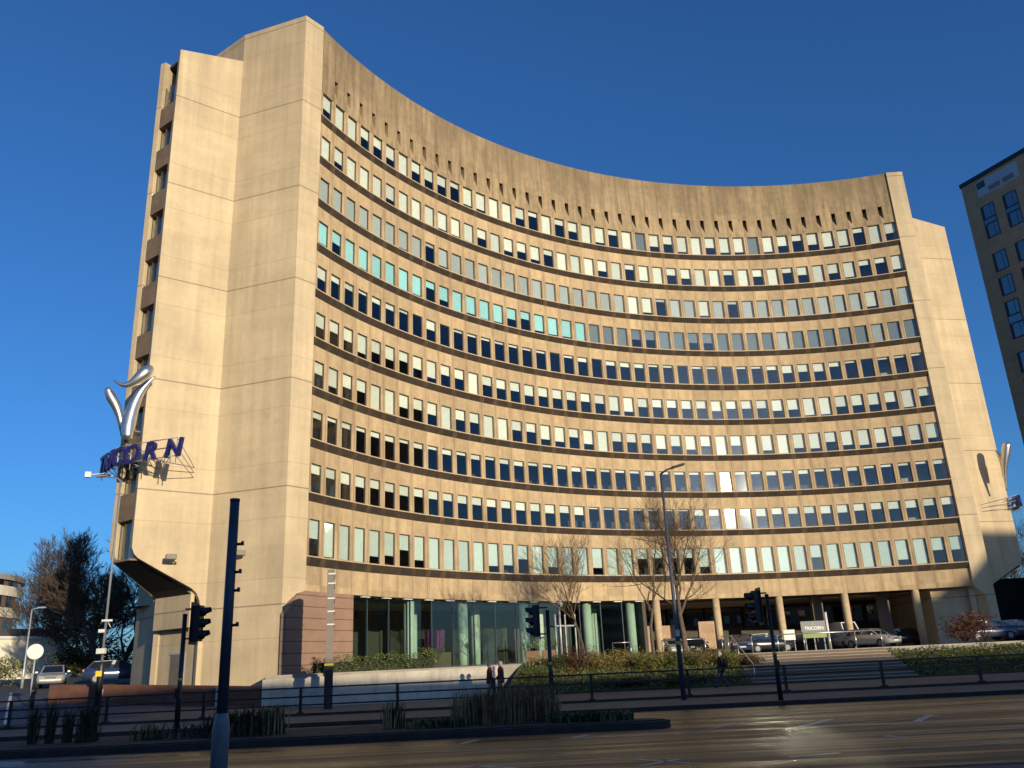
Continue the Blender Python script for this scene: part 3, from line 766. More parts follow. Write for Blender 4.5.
def horns(label, specs, scale):
    b = None
    t = None
    for name, Y, dY, pts in specs:
        P = []
        for k, (x, y, r) in enumerate(pts):
            p = at(x, y, Y+dY*k/(len(pts)-1)); P.append((p, r*(p-V((0, 0, EYE))).length/F))
        if t is None: t = thing('horn_sculpture', label, 'sculpture', P[0][0]); b = P[0][0]
        # smooth the path
        Q = []
        for k in range(len(P)-1):
            p0, p1, p2, p3 = P[max(k-1, 0)], P[k], P[k+1], P[min(k+2, len(P)-1)]
            for u in (0, .25, .5, .75):
                c = lambda a, b_, c_, d: .5*(2*b_+(c_-a)*u+(2*a-5*b_+4*c_-d)*u*u+(3*b_-a-3*c_+d)*u**3)
                Q.append((c(p0[0], p1[0], p2[0], p3[0]), c(p0[1], p1[1], p2[1], p3[1])))
        Q.append(P[-1]); mb = MB()
        # rounded fat end
        d = (Q[0][0]-Q[1][0]).normalized(); r0 = Q[0][1]
        cap = [(Q[0][0]+d*r0*math.sin(a), r0*math.cos(a)) for a in (1.5, 1.1, .7, .35)]
        Q = cap+Q
        mb.tube([q[0]-b for q in Q], [max(q[1], .02) for q in Q], 14, 0)
        mb.build('horn', 'brushed_silver', t)
    mb = MB(); p = specs[0]
    return t, b
t, b = horns('three curved silver horns above the letters on the left wing end', [
    ('a', 44.6, .6, [(127.5, 435, 4.6), (128, 428, 6), (130, 418, 6), (134, 405, 5.2), (140, 393, 4), (147, 384, 2.6), (155, 376.5, .7)]),
    ('b', 45.0, .5, [(108.5, 391, 3.6), (111, 397, 4.4), (116, 406, 4), (119.5, 416, 3.2), (121.5, 426, 2.6), (123, 436, 2)]),
    ('c', 44.3, -.5, [(149, 369, 4.2), (145, 373, 5.8), (138, 379, 5), (131, 383.5, 3.2), (123, 385, 2), (114, 380.5, .7)])], 1)
mb = MB(); q = at(127, 452, 45.2)
mb.tube([at(126, 430, 45.0)-b, q-b], .12, 8, 0); mb.tube([at(130, 420, 45.2)-b, V((*wl(-.2, 0), at(130, 420, 45.2).z))-b], .07, 6, 0); mb.tube([at(140, 432, 45.)-b, at(128, 430, 45.)-b], .06, 6, 0)
mb.build('bracket', 'bronze_metal', t)
t, b = horns('silver horn sculpture on the right wing end high above the road', [
    ('a', 73.6, .8, [(1006.5, 446, 3.4), (1005.5, 453, 3.6), (1004.5, 462, 2.9), (1004.5, 472, 1.8), (1005.5, 482, 1.0), (1006.5, 490, .8)]),
    ('b', 74.2, .3, [(996, 451, .6), (999, 455, 1.6), (1001.5, 460, 2.), (1003, 468, 1.6), (1004, 477, 1.2)])], 1)
# ------------------------------------------------------------------ street furniture
def yellow_band(mb, z, r, m): mb.lathe((0, 0, z), [(r, 0), (r, .14)], 12, m)
def gp(x, y): return V((x, y, gz(x, y)))
b = gp(6.0, 34.3)
t = thing('street_lamp', 'tall street lamp with a yellow band standing in front of the two bare trees', 'street lamp', b)
mb = MB(); mb.lathe((0, 0, 0), [(.10, 0), (.10, 2.4), (.075, 2.5), (.05, 8.7)], 12, 0); mb.build('pole', 'navy_metal', t)
mb = MB(); mb.tube([(0, 0, 8.6), (0, 0, 8.8), (.25, -.05, 8.95), (.62, -.1, 9.05)], [.05, .05, .035, .035], 8); mb.build('arm', 'black_metal', t)
mb = MB(); mb.box((0, 0, 0), (.55, .24, .08), 0, 0, Matrix.Translation((.72, -.12, 9.08)) @ Euler((0, -.25, 0)).to_matrix().to_4x4()); mb.build('lamp_head', 'black_metal', t, .02)
mb = MB(); yellow_band(mb, 2.0, .106, 0); mb.build('band', 'yellow', t)
mb = MB(); mb.box((0, -.11, 2.45), (.16, .02, .24), 0); mb.build('label_plate', 'white_plain', t)
b = gp(-21.2, 44.)
t = thing('street_lamp', 'thin grey lamp column with a white box and yellow plate by the brick wall', 'street lamp', b)
mb = MB(); mb.lathe((0, 0, 0), [(.16, 0), (.16, 1.8), (.13, 2.0), (.09, 2.1)], 12, 0); mb.build('base', 'black_metal', t)
mb = MB(); mb.lathe((0, 0, 2.1), [(.07, 0), (.045, 9.3)], 10, 0); mb.build('pole', 'grey_metal', t)
mb = MB(); mb.box((0, -.18, 2.62), (.42, .25, .26), 0); mb.build('cabinet_box', 'white_plain', t, .02)
mb = MB(); mb.box((0, -.2, 1.55), (.3, .04, .26), 0); mb.build('sign_plate', 'yellow', t)
mb = MB(); mb.tube([(0, 0, 4.2), (.32, -.1, 3.75)], .03, 6); mb.box((.1, -.1, 4.1), (.5, .12, .1), 0, .3); mb.box((-.12, -.1, 3.6), (.3, .2, .16), 0, .3); mb.build('camera_bracket', 'galvanised', t)
mb = MB(); mb.tube([(0, 0, 11.3), (-.2, 0, 11.5), (-.8, -.1, 11.6)], .04, 6); mb.box((-1., -.1, 11.62), (.6, .22, .09), 0); mb.build('lamp_head', 'grey_metal', t)
# lamp far left
b = gp(-34.2, 60)
t = thing('street_lamp', 'pale slender lamp column beside the hedge at the far left', 'street lamp', b)
mb = MB(); mb.lathe((0, 0, 0), [(.1, 0), (.1, 1.2), (.06, 1.3), (.05, 5.2)], 8); mb.build('pole', 'galvanised', t)
mb = MB(); mb.tube([(0, 0, 5.2), (.5, 0, 5.3)], .04, 6); mb.box((.7, 0, 5.3), (.5, .2, .1), 0); mb.build('lamp_head', 'galvanised', t)
def signal(label, b, h, hx, hz, ry):
    t = thing('traffic_signal', label, 'traffic light', b)
    mb = MB(); mb.lathe((0, 0, 0), [(.085, 0), (.085, 1.2), (.07, 1.25), (.07, h)], 12); mb.lathe((0, 0, h), [(.08, 0), (.06, .06)], 12); mb.build('pole', 'black_metal', t)
    g = 1 if hx > 0 else -1
    hd = MB(); hd.box((hx, 0, hz), (.22, .42, 1.08), 0); hd.box((hx-g*.12, 0, hz), (.03, .62, 1.28), 0)
    head = hd.build('signal_head', 'black_metal', t)
    for k in range(3):
        z = hz+.35-.35*k; m = MB(); n = 12; rows = []
        for q in (0, 1):
            rows.append([(hx+g*(.11+(.26 if q and math.sin(a) > -.3 else .10*q)), .135*math.cos(a), z+.135*math.sin(a)) for a in [2*PI*j/n for j in range(n)]])
        m.grid(rows, 0, True, True); m.build('visor', 'black_metal', head)
        m = MB(); m.face([(hx+g*.125, .125*math.cos(a), z+.125*math.sin(a)) for a in [2*PI*j/n for j in range(n)]], 0); m.build('lens', ('tail_red', 'gold', 'leaf_dark')[k], head)
    m = MB(); m.box((hx/2, 0, hz+.45), (abs(hx), .05, .05), 0); m.box((hx/2, 0, hz-.45), (abs(hx), .05, .05), 0); m.build('bracket', 'black_metal', t)
    m = MB(); m.box((0, -.12, 1.15), (.16, .1, .3), 0); m.build('push_button_box', 'black_metal', t)
    m = MB(); m.lathe((0, 0, 1.5), [(.076, 0), (.076, .09)], 12); m.build('band', 'yellow', t)
    return t
t_ = at(176, 735, 27.3)
signal('black traffic signal with hooded lenses facing right, on the island near the tall grey pole', V((t_.x, 27.3, .16)), 3.45, .42, 3.2, 0)
t_ = at(553, 713, 30.9); signal('black traffic signal at the kerb in front of the lobby glass, head facing left', V((t_.x, 31., .12)), 3.3, -.42, 3.0, 0)
t_ = at(783, 703, 30.8); signal('black traffic signal at the kerb in front of the steps', V((t_.x, 31., .12)), 3.5, -.42, 3.15, 0)
# foreground mast
t = thing('signal_mast', 'tall dark grey mast with a thicker base and small brackets in the left foreground', 'pole', (-4.19, 12.3, .12))
mb = MB(); mb.lathe((0, 0, 0), [(.115, 0), (.115, .92), (.105, 1.0), (.075, 1.12)], 16); mb.build('base', 'grey_metal', t)
mb = MB(); mb.lathe((0, 0, 1.1), [(.075, 0), (.068, 2.95)], 14); mb.lathe((0, 0, 4.05), [(.072, 0), (.072, .04)], 14); mb.build('pole', 'navy_metal', t)
mb = MB()
for z, l in ((3.42, .13), (3.02, .12), (2.76, .11), (2.28, .12)):
    mb.tube([(.06, 0, z), (l+.02, 0, z)], .022, 6); mb.box((l+.02, 0, z+.01), (.03, .05, .06), 0)
mb.build('bracket', 'black_metal', t)
# board sign on two legs, seen edge-on
t = thing('board_sign', 'tall bronze board sign seen edge-on with white bands and a black leg, before the hedge', 'sign', gp(-9.18, 41.3), math.radians(12.53))
mb = MB(); mb.box((0, 0, .95), (.40, .40, 1.9), 0); mb.build('leg', 'black_metal', t, .02)
mb = MB(); mb.box((0, 2.1, .95), (.30, .34, 1.9), 0); mb.build('leg', 'black_metal', t, .02)
mb = MB(); mb.box((0, 0, 1.94), (.42, .42, .10), 0); mb.build('band', 'yellow', t)
mb = MB(); mb.box((0, 1.2, 4.15), (.34, 2.8, 4.3), 0); mb.build('board', 'bronze_metal', t)
for z in (3.75, 4.35, 4.95, 5.65, 6.1):
    mb = MB(); mb.box((.04, 1.2, z), (.34, 2.84, .06), 0); mb.build('white_band', 'white_plain', t)
# round sign seen from behind
b = gp(-24.6, 44.)
t = thing('round_road_sign', 'round road sign on a pale pole at the left, catching the sun', 'road sign', b)
mb = MB(); mb.lathe((0, 0, 0), [(.04, 0), (.04, 3.1)], 10); mb.build('pole', 'galvanised', t)
mb = MB(); T = Matrix.Translation((0, -.05, 2.75)) @ Euler((PI/2, 0, .45)).to_matrix().to_4x4()
n = 28; f = [T @ V((.37*math.cos(2*PI*k/n), .37*math.sin(2*PI*k/n), z)) for z in (-.015, .015) for k in range(n)]
mb.face(f[:n], 0); mb.face(f[n:], 0); mb.grid([f[:n], f[n:]], 0, False, True); mb.build('sign_disc', 'white_plain', t)
mb = MB(); mb.box((-.02, -.02, 1.6), (.1, .1, .25), 0); mb.build('clamp', 'galvanised', t)
b = gp(-37, 75); t = thing('small_road_sign', 'small dark square road sign with a white symbol beyond the round sign', 'road sign', b)
mb = MB(); mb.lathe((0, 0, 0), [(.04, 0), (.04, 2.2)], 8); mb.build('pole', 'grey_metal', t)
mb = MB(); mb.box((0, -.05, 1.9), (.6, .04, .75), 0, .45); mb.build('sign_plate', 'sign_grey', t)
mb = MB(); mb.tube([(-.12, -.14, 1.7), (0, -.09, 2.1), (.12, -.04, 1.7)], .03, 6); mb.build('symbol', 'white_plain', t)
# guard railing along the pavement
t = thing('guard_railing', 'long dark three-bar pedestrian guard railing along the pavement', 'railing', (0, 35.88, .2))
for k in range(-10, 9):
    x = 2.62+3.9*k
    if k == 4: pass
    mb = MB(); mb.box((x, 0, .5), (.11, .09, 1.0), 0); mb.box((x, 0, .03), (.26, .22, .06), 0); mb.build('post', 'black_metal', t)
mb = MB()
for z in (.97, .63, .32): mb.box((-4, 0, z), (79, .05, .06), 0)
mb.build('rails', 'black_metal', t)
# bollard lights in front of the hedge, plate on the wall
for (x_, y_, lab) in ((-10.0, 44.95, 'black bollard light standing on the white wall by the hedge'), (-24.6, 44.2, 'dark short bollard by the end of the brick wall')):
    z = 1.5 if x_ > -12 else gz(x_, y_)
    t = thing('bollard', lab, 'bollard', (x_, y_, z))
    mb = MB(); mb.lathe((0, 0, 0), [(.13, 0), (.13, .75)], 12); mb.build('body', 'black_metal', t)
    mb = MB(); mb.lathe((0, 0, .75), [(.17, 0), (.17, .18), (.12, .22)], 12); mb.build('cap', 'black_metal', t)
p = at(102.5, 692, 45.2)
tag(struct(o) if 0 else (lambda o: o)((lambda m: (m.box((p.x, p.y-.25, p.z), (.34, .03, .26), 0, -.3), m.build('wall_plaque', 'white_plain'))[1])(MB())), 'small white square plaque on the left part of the brick wall', 'plaque')
p = at(221, 690, 44.1); mb = MB(); mb.box((p.x, 44.0, gz(p.x, 44)+.45), (.36, .3, .9), 0); mb.box((p.x, 44.0, gz(p.x, 44)+.92), (.4, .34, .05), 0)
tag(mb.build('utility_cabinet', 'galvanised', None, .015), 'small grey utility cabinet standing against the brown brick wall', 'cabinet')
# green and grey car park sign
p = at(815, 640, 54.)
t = thing('totem_sign', 'grey and green board sign with white lettering in front of the columns', 'sign', (p.x, 54, PZ-.1))
zc = at(814, 630, 54).z-(PZ-.1)
mb = MB(); mb.box((0, 0, zc+.22), (1.5, .08, .62), 0); mb.build('board', 'sign_grey', t)
mb = MB(); mb.box((.02, -.002, zc-.28), (1.45, .08, .36), 0); mb.build('lower_board', 'sign_green', t)
mb = MB()
for x in (-.55, .0, .6): mb.box((x, .06, (zc-.4)/2), (.07, .06, zc-.4+.2), 0)
mb.build('post', 'grey_metal', t)
cu = bpy.data.curves.new('l', 'FONT'); cu.body = 'TRICORN'; cu.size = .27; cu.extrude = .004; cu.align_x = 'CENTER'; cu.offset = .006
o = bpy.data.objects.new('l', cu); COL.objects.link(o); bpy.context.view_layer.update()
me = bpy.data.meshes.new_from_object(o.evaluated_get(bpy.context.evaluated_depsgraph_get())); bpy.data.objects.remove(o); me.materials.clear(); me.materials.append(M['letter_white'])
o = link('lettering', me, t); o.location = (.03, -.048, zc+.02); o.rotation_euler = (PI/2, 0, 0)
mb = MB()
for a in range(3): mb.face([V((0, -.047, zc+.38))+V((math.cos(2*PI*a/3+q)*r_, 0, math.sin(2*PI*a/3+q)*r_)) for q, r_ in ((PI/2-.35, .03), (PI/2, .12), (PI/2+.35, .03))], 0)
mb.build('emblem', 'gold', t)
# white post standing in for a sunlit pier strip; white board near it
p = at(830, 634, 55.); t = thing('sunlit_strip', 'white post standing in for a sunlit strip, beside the grey and green sign', 'post', (p.x-.1, 55, PZ))
mb = MB(); mb.lathe((0, 0, 0), [(.085, 0), (.085, 2.2)], 10); mb.build('pole', 'white_plain', t); mb = MB(); mb.lathe((0, 0, 2.2), [(.1, 0), (.1, .05)], 10); mb.build('cap', 'galvanised', t)
p = at(790, 640, 53.5); t = thing('notice_board', 'small pale notice board at the top of the steps', 'notice board', (p.x, 53.5, PZ))
mb = MB(); mb.box((0, 0, .95), (.75, .05, .6), 0, .2); mb.build('board', 'white_plain', t); mb = MB(); mb.box((-.3, .04, .4), (.05, .05, .9), 0); mb.box((.3, .1, .4), (.05, .05, .9), 0); mb.build('leg', 'grey_metal', t)
# handrails on the steps
def hrail(label, pts, n_posts, hh=1.):
    t = thing('handrail', label, 'handrail', pts[0]); b = V(pts[0]); P = [V(p)-b for p in pts]; mb = MB()
    top = [p+V((0, 0, hh)) for p in P]
    mb.tube([top[0]+V((0, 0, -.15)), *top, top[-1]+V((0, 0, -.15))], .03, 8); mb.build('rail', 'steel', t)
    for k in range(n_posts):
        u = k/(n_posts-1)*(len(P)-1); i = min(int(u), len(P)-2); p = P[i].lerp(P[i+1], u-i)
        mb = MB(); mb.tube([p, p+V((0, 0, hh))], .028, 8); mb.build('post', 'steel', t)
    return t
hrail('steel handrail running up the left edge of the steps', [(11.9, 46.3, .15), (11.9, 50.6, PZ), (11.6, 51.6, PZ)], 4)
hrail('steel guard rail along the top of the steps in front of the sign', [(13.2, 51.1, PZ-.05), (20.8, 51.3, PZ-.05)], 6)
hrail('short steel hoop rail behind the planting beside the lobby columns', [(8.2, 52.4, PZ), (10.8, 52.6, PZ)], 2, .95)
hrail('low steel hoop rail in front of the last lobby column', [(5.3, 52.8, PZ), (6.4, 52.9, PZ)], 2, .95)
# lantern post
p = at(562, 655, 52); t = thing('lantern_post', 'pale lantern post with a round head in front of the lobby', 'lantern', (p.x, 52, PZ))
zz = at(558, 607, 52).z-PZ
mb = MB(); mb.lathe((0, 0, 0), [(.07, 0), (.05, zz)], 10); mb.build('pole', 'galvanised', t)
mb = MB(); mb.lathe((0, 0, zz-.05), [(.05, 0), (.24, .1), (.26, .25), (.1, .42)], 12); mb.build('lantern', 'lamp_glass', t)
for x_, lab in ((533, 'square timber planter left of the lobby door behind the traffic signal'), (549, 'square timber planter right beside the lantern post')):
    p = at(x_, 655, 52.3); t = thing('planter', lab, 'planter', (p.x, 52.5, PZ))
    mb = MB(); mb.box((0, 0, .35), (.8, .8, .7), 0); mb.build('box', 'timber', t)
    mb = MB(); r_ = random.Random(x_)
    for k in range(90):
        c = V((r_.gauss(0, .25), r_.gauss(0, .25), .8+abs(r_.gauss(0, .3)))); a = r_.uniform(0, 6.3); s_ = .09
        mb.face([c, c+V((math.cos(a)*s_, math.sin(a)*s_, .04)), c+V((math.cos(a)*s_*.7, math.sin(a)*s_*.7, .14))], 0)
    mb.build('plant', 'leaf_green', t)
# ------------------------------------------------------------------ vehicles
def car(label, paint, loc, rz, L=4.2, Wd_=1.78, H=1.46, est=False, van=False):
    t = thing('van' if van else 'parked_car', label, 'van' if van else 'car', loc, rz)
    hl = L/2; w = Wd_/2; body = MB()
    if van: H = 2.2
    sec = [(-hl, .45, .75, .80), (-hl+.06, .30, .98 if not van else 1.1, .90), (-hl*.55, .24, 1.0 if not van else 1.15, 1.), (0, .24, .98 if not van else 1.15, 1.), (hl*.45, .24, .95 if not van else 1.15, 1.), (hl*.8, .26, .84 if not van else 1.05, .95), (hl-.05, .34, .70 if not van else .9, .86), (hl, .45, .58, .74)]
    rows = []
    for x, zb, zt, k in sec:
        ww = w*k; rows.append([(x, -ww*.9, zb), (x, -ww, zb+.14), (x, -ww, (zb+zt)/2+.04), (x, -ww*.95, zt-.06), (x, -ww*.84, zt), (x, ww*.84, zt), (x, ww*.95, zt-.06), (x, ww, (zb+zt)/2+.04), (x, ww, zb+.14), (x, ww*.9, zb)])
    body.grid(rows, 0, True, True); body.face(rows[0], 0); body.face(rows[-1], 0)
    zt0 = .95 if not van else 1.1
    cab = [(-hl+.12, zt0, .84), (-hl+(.55 if not van else .2), H-.05, .68 if not van else .82), (-.2, H, .70 if not van else .84), (hl*.18 if not van else hl*.35, H-.06, .68), (hl*.55 if not van else hl*.72, zt0-.03, .82)]
    bel = [(c[0], c[2]*w) for c in cab]
    def ring(s): return [(x, s*k*w, z) for x, z, k in cab]
    l, r = ring(-1), ring(1)
    body.face(l, 0); body.face(r, 0)
    for k in range(4): body.face([l[k], l[k+1], r[k+1], r[k]], 0)
    body.face([l[4], l[0], r[0], r[4]], 0)
    b_ = body.build('body', paint, t)
    g = MB()
    def inset_face(p, k=.86, out=.012):
        c = sum((V(q) for q in p), V())/len(p); n_ = (V(p[1])-V(p[0])).cross(V(p[2])-V(p[1])).normalized()
        if n_.dot(c-V((0, 0, .8))) < 0: n_ = -n_
        g.face([c+(V(q)-c)*k+n_*out for q in p], 0)
    inset_face([l[3], l[4], r[4], r[3]]); inset_face([l[0], l[1], r[1], r[0]], .82)
    for s in (l, r):
        if van: inset_face([V(s[4]).lerp(V(s[0]), .05), s[3], V(s[3]).lerp(V(s[1]), .35), V(s[4]).lerp(V(s[0]), .42)], .8)
        else:
            m0, m1 = V(s[2]), V(s[4]).lerp(V(s[0]), .5)
            inset_face([s[4], s[3], m0, m1], .84); inset_face([m1, m0, s[1], s[0]], .84)
    g.build('windows', 'car_glass', t)
    for x in (-hl+.8, hl-.82):
        for s in (-1, 1):
            m = MB(); n = 18; rr = .32; ys = (s*(w-.19), s*(w+.01))
            rw = [[(x+rr*math.cos(2*PI*k/n), y, rr+rr*math.sin(2*PI*k/n)) for k in range(n)] for y in ys]
            m.grid(rw, 0, True, True); m.face(rw[0], 0); m.face(rw[1], 0); wh = m.build('wheel', 'tyre', t)
            m = MB(); m.face([(x+.2*math.cos(2*PI*k/n), s*(w+.018), rr+.2*math.sin(2*PI*k/n)) for k in range(n)], 0); m.build('rim', 'sign_grey', wh)
    for s in (-1, 1):
        m = MB(); m.box((hl-.06, s*w*.62, .68 if not van else .85), (.14, .34, .15), 0); m.build('headlight', 'lamp_glass', t, .02)
        m = MB(); m.box((-hl+.03, s*w*.72, .84 if not van else 1.2), (.1, .22, .18 if not van else .4), 0); m.build('tail_light', 'tail_red', t, .02)
        m = MB(); m.box((hl*.34, s*(w+.06), zt0+.06), (.1, .18, .13), 0); m.build('mirror', paint, t, .02)
    m = MB(); m.box((hl+.005, 0, .48), (.02, .5, .11), 0); m.build('number_plate', 'white_plain', t)
    m = MB(); m.box((hl-.005, 0, .62), (.03, .6, .08), 0); m.build('grille', 'black_metal', t)
    return t
car('silver hatchback coming down the side road at the left', 'car_silver', gp(-31.6, 59)+V((0, 0, .02)), -PI/2+.42)
for x_, y_, lab, pc, Y, dz in ((116, 0, 'dark blue parked car behind the brick wall at the left', 'car_blue', 60, 0), (80, 0, 'dark parked car at the left end of the brick wall', 'car_black', 72, 0)):
    p = at(x_, 680, Y); car(lab, pc, V((p.x, Y, gz(p.x, Y)+.1)), .5)
def undercar(x_, Y, lab, pc, rz, van=False, z=PZ, **k):
    p = at(x_, 650, Y); return car(lab, pc, (p.x, Y, z), rz, van=van, **k)
undercar(673, 72, 'silver car parked in the undercroft left of the two bare tree trunks', 'car_silver', -PI/2+.1)
undercar(695, 73.5, 'dark car parked beside the block wall behind the trees', 'car_black', -PI/2)
undercar(742, 69, 'dark blue car parked between the columns behind the steps handrail', 'car_blue', -PI/2-.2)
undercar(768, 71, 'black car parked under the slab behind the notice board', 'car_black', .2)
undercar(849, 75, 'blue and white van parked behind a column in the undercroft', 'car_white', -PI/2, True)
undercar(874, 70.2, 'silver car catching the sun beside the undercroft column', 'car_silver', -PI/2+.55, L=4.3)
undercar(893, 66, 'silver car parked in front of the white van in the sun', 'car_silver', -.2, z=PZ-.1) if 0 else None
undercar(910, 76, 'black car in the shade near the last column', 'car_black', .1)
p = at(988, 640, 66.); car('dark blue estate car parked at the right end of the tower behind the red shrub', 'car_blue', (p.x, 66, PZ+.12), .1)
p = at(1018, 640, 70.); car('black car at the far right edge beyond the cream wall', 'car_black', (p.x, 70, PZ+.15), .1)
# ------------------------------------------------------------------ trees and plants
def bare_tree(label, loc, H, seed, spread, r0, mats, levels=5, lean=(0, 0), kids=4, group=None, clear=.3, cat='tree', name='bare_tree', leaves=None, twn=1.):
    r_ = random.Random(seed); t = thing(name, label, cat, loc, 0, group)
    tr, crn = MB(), MB(); lv = MB()
    def grow(p, d, Ln, rad, lev):
        n = 4 if lev < 2 else 3; pts = [p]; dd = d.copy(); rads = [rad]
        for k in range(n):
            dd = (dd+V((r_.gauss(0, .13), r_.gauss(0, .13), r_.gauss(0, .08)+(.07 if lev else .0)))).normalized()
            pts.append(pts[-1]+dd*Ln/n); rads.append(rad*(1-.55*(k+1)/n))
        (tr if lev < 2 else crn).tube(pts, rads, 7 if lev < 2 else (4 if lev < 3 else 3), 0, False)
        if lev >= levels:
            if leaves:
                for q in range(leaves[0]):
                    c = pts[-1].lerp(pts[0], r_.random()); a = r_.uniform(0, 6.3); s_ = leaves[1]*r_.uniform(.6, 1.3)
                    lv.face([c, c+V((math.cos(a)*s_, math.sin(a)*s_, r_.uniform(-.5, .5)*s_)), c+V((math.cos(a+.8)*s_, math.sin(a+.8)*s_, r_.uniform(-.8, .3)*s_))], 0)
            return
        nk = kids+(1 if lev == 0 else 0)+r_.randint(-1, 1)
        for k in range(max(2, nk)):
            u = clear+(1-clear)*(k+r_.random())/nk if lev == 0 else .25+.75*(k+r_.random())/nk
            u = min(u, .99)*n; i = int(u); q = pts[i].lerp(pts[i+1], u-i)
            az = r_.uniform(0, 2*PI); sp_ = spread*r_.uniform(.6, 1.25)
            ax = dd.cross(V((math.cos(az), math.sin(az), .2))).normalized()
            nd = (Matrix.Rotation(sp_, 3, ax) @ dd)
            grow(q, nd, Ln*r_.uniform(.52, .74), max(rads[i]*.55, .006*twn), lev+1)
        grow(pts[-1], dd, Ln*.6, rads[-1], lev+1)
    grow(V((0, 0, 0)), V((lean[0], lean[1], 1)).normalized(), H*.52, r0, 0)
    tr.build('trunk', mats[0], t); crn.build('crown', mats[1], t)
    if leaves: lv.build('leaves', leaves[2], t)
    return t
bare_tree('left of the two bare trees before the columns, with a slender straight trunk', (7.25, 49.5, 1.2), 8.6, 4, .78, .12, ('bark', 'twig'), 5, (-.03, 0), 3, clear=.45, twn=.8)
bare_tree('right of the two bare trees before the columns, with a thicker leaning trunk', (9.25, 50.8, PZ), 9., 21, .82, .18, ('bark', 'twig'), 5, (-.06, 0), 4, clear=.45, twn=.8)
bare_tree('small fine-twigged bare tree in front of the lobby glass', (3.6, 52., PZ), 7.6, 33, .6, .07, ('bark', 'twig'), 4, (0, 0), 5, clear=.4)
p = at(104, 690, 68); bare_tree('large dense bare tree beside the left wing end of the tower', (p.x, 68, 1.5), 10.2, 5, .58, .26, ('bark_dark', 'twig_dark'), 6, (-.02, 0), 4, clear=.1, twn=2.4)
p = at(118, 690, 80); bare_tree('dark bare tree showing behind the left wing end', (p.x, 80, 1.8), 12.5, 8, .6, .3, ('bark_dark', 'twig_dark'), 5, (-.02, 0), 4, clear=.1, twn=3)
p = at(72, 690, 84); bare_tree('rusty-leaved tree at the end of the side road', (p.x, 84, 2.), 10, 15, .7, .2, ('bark_dark', 'twig_dark'), 4, (0, 0), 5, clear=.15, leaves=(2, .26, 'leaf_brown'), twn=2)
p = at(47, 690, 98); bare_tree('brown twiggy tree behind the round road sign', (p.x, 98, 2.2), 12, 16, .65, .2, ('bark_dark', 'twig'), 5, (0, 0), 4, clear=.1, twn=3)
p = at(33, 690, 118); bare_tree('thin pale bare tree next to the curved flats', (p.x, 118, 2.2), 13, 18, .6, .2, ('bark_dark', 'twig'), 5, (0, 0), 4, clear=.1, twn=3)
p = at(92, 690, 74); bare_tree('low brown-leaved tree behind the lamp column', (p.x, 74, 2.), 8, 44, .75, .16, ('bark_dark', 'twig_dark'), 4, (0, 0), 5, clear=.1, leaves=(2, .22, 'leaf_brown'), twn=2)
p = at(1022, 640, 112); bare_tree('pale bare tree behind the right wing end', (p.x, 112, 1.5), 13.5, 51, .65, .2, ('bark', 'twig'), 5, (-.05, 0), 4, clear=.2, twn=3)
def leaf_mass(name, label, cat, loc, rad, n, size, mats, seed, group=None, box=False, parent=None, kind=None, up=.2):
    r_ = random.Random(seed); mb = MB(); k = 0
    lobes = [(V((r_.uniform(-.5, .5)*rad[0], r_.uniform(-.5, .5)*rad[1], r_.uniform(.3, .75)*rad[2])), r_.uniform(.45, .7)) for _ in range(7)]
    while k < n:
        if box: c = V((r_.uniform(-rad[0], rad[0]), r_.uniform(-rad[1], rad[1]), r_.uniform(0, rad[2]*(1+.06*math.sin(r_.random()*6)))))
        else:
            l, s_ = r_.choice(lobes); d = V((r_.gauss(0, 1), r_.gauss(0, 1), r_.gauss(0, 1))).normalized()*s_*r_.random()**.4
            c = l+V((d.x*rad[0], d.y*rad[1], d.z*rad[2]*.7))
            if c.z < 0: c.z = r_.random()*.2
        a, b_ = r_.uniform(0, 2*PI), r_.uniform(-.6, 1.1); s_ = size*r_.uniform(.6, 1.4)
        e1 = V((math.cos(a), math.sin(a), math.sin(b_)*.6+up))*s_; e2 = V((-math.sin(a), math.cos(a), r_.uniform(-.5, .5)))*s_*.45
        mb.face([c-e2, c+e1*.5-e2*.2, c+e1, c+e1*.5+e2*.8], r_.choice(range(len(mats)))); k += 1
    if kind: o = mb.build(name, mats); o.location = loc; return stuff(o, label, cat)
    t = thing(name, label, cat, loc, 0, group); mb.build('foliage', mats, t)
    st_ = MB()
    for q in range(5): st_.tube([(0, 0, -.05), (r_.uniform(-.4, .4)*rad[0], r_.uniform(-.4, .4)*rad[1], rad[2]*.6)], .02, 4)
    st_.build('stem', 'bark', t); return t
t = thing('hedge', 'clipped green hedge on top of the white wall left of the lobby', 'hedge', (-7.9, 46.25, 1.5))
r_ = random.Random(2); mb = MB()
for k in range(5200):
    x = r_.uniform(-3.2, 3.2); c = V((x, r_.uniform(-.45, .45)+x*.12, r_.uniform(0, 1.0+.07*math.sin(x*3)+(.18 if x > 2.4 else 0)))); a = r_.uniform(0, 6.3); s_ = r_.uniform(.05, .11)
    e1 = V((math.cos(a), math.sin(a), r_.uniform(-.5, .9)))*s_; e2 = V((-math.sin(a), math.cos(a), r_.uniform(-.5, .5)))*s_*.5
    mb.face([c-e2, c+e1, c+e2], r_.choice((0, 0, 1)))
mb.build('foliage', ['leaf_green', 'leaf_yellow'], t)
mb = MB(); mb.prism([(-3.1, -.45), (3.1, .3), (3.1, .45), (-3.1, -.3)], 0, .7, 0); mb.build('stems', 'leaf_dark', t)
sh = 0
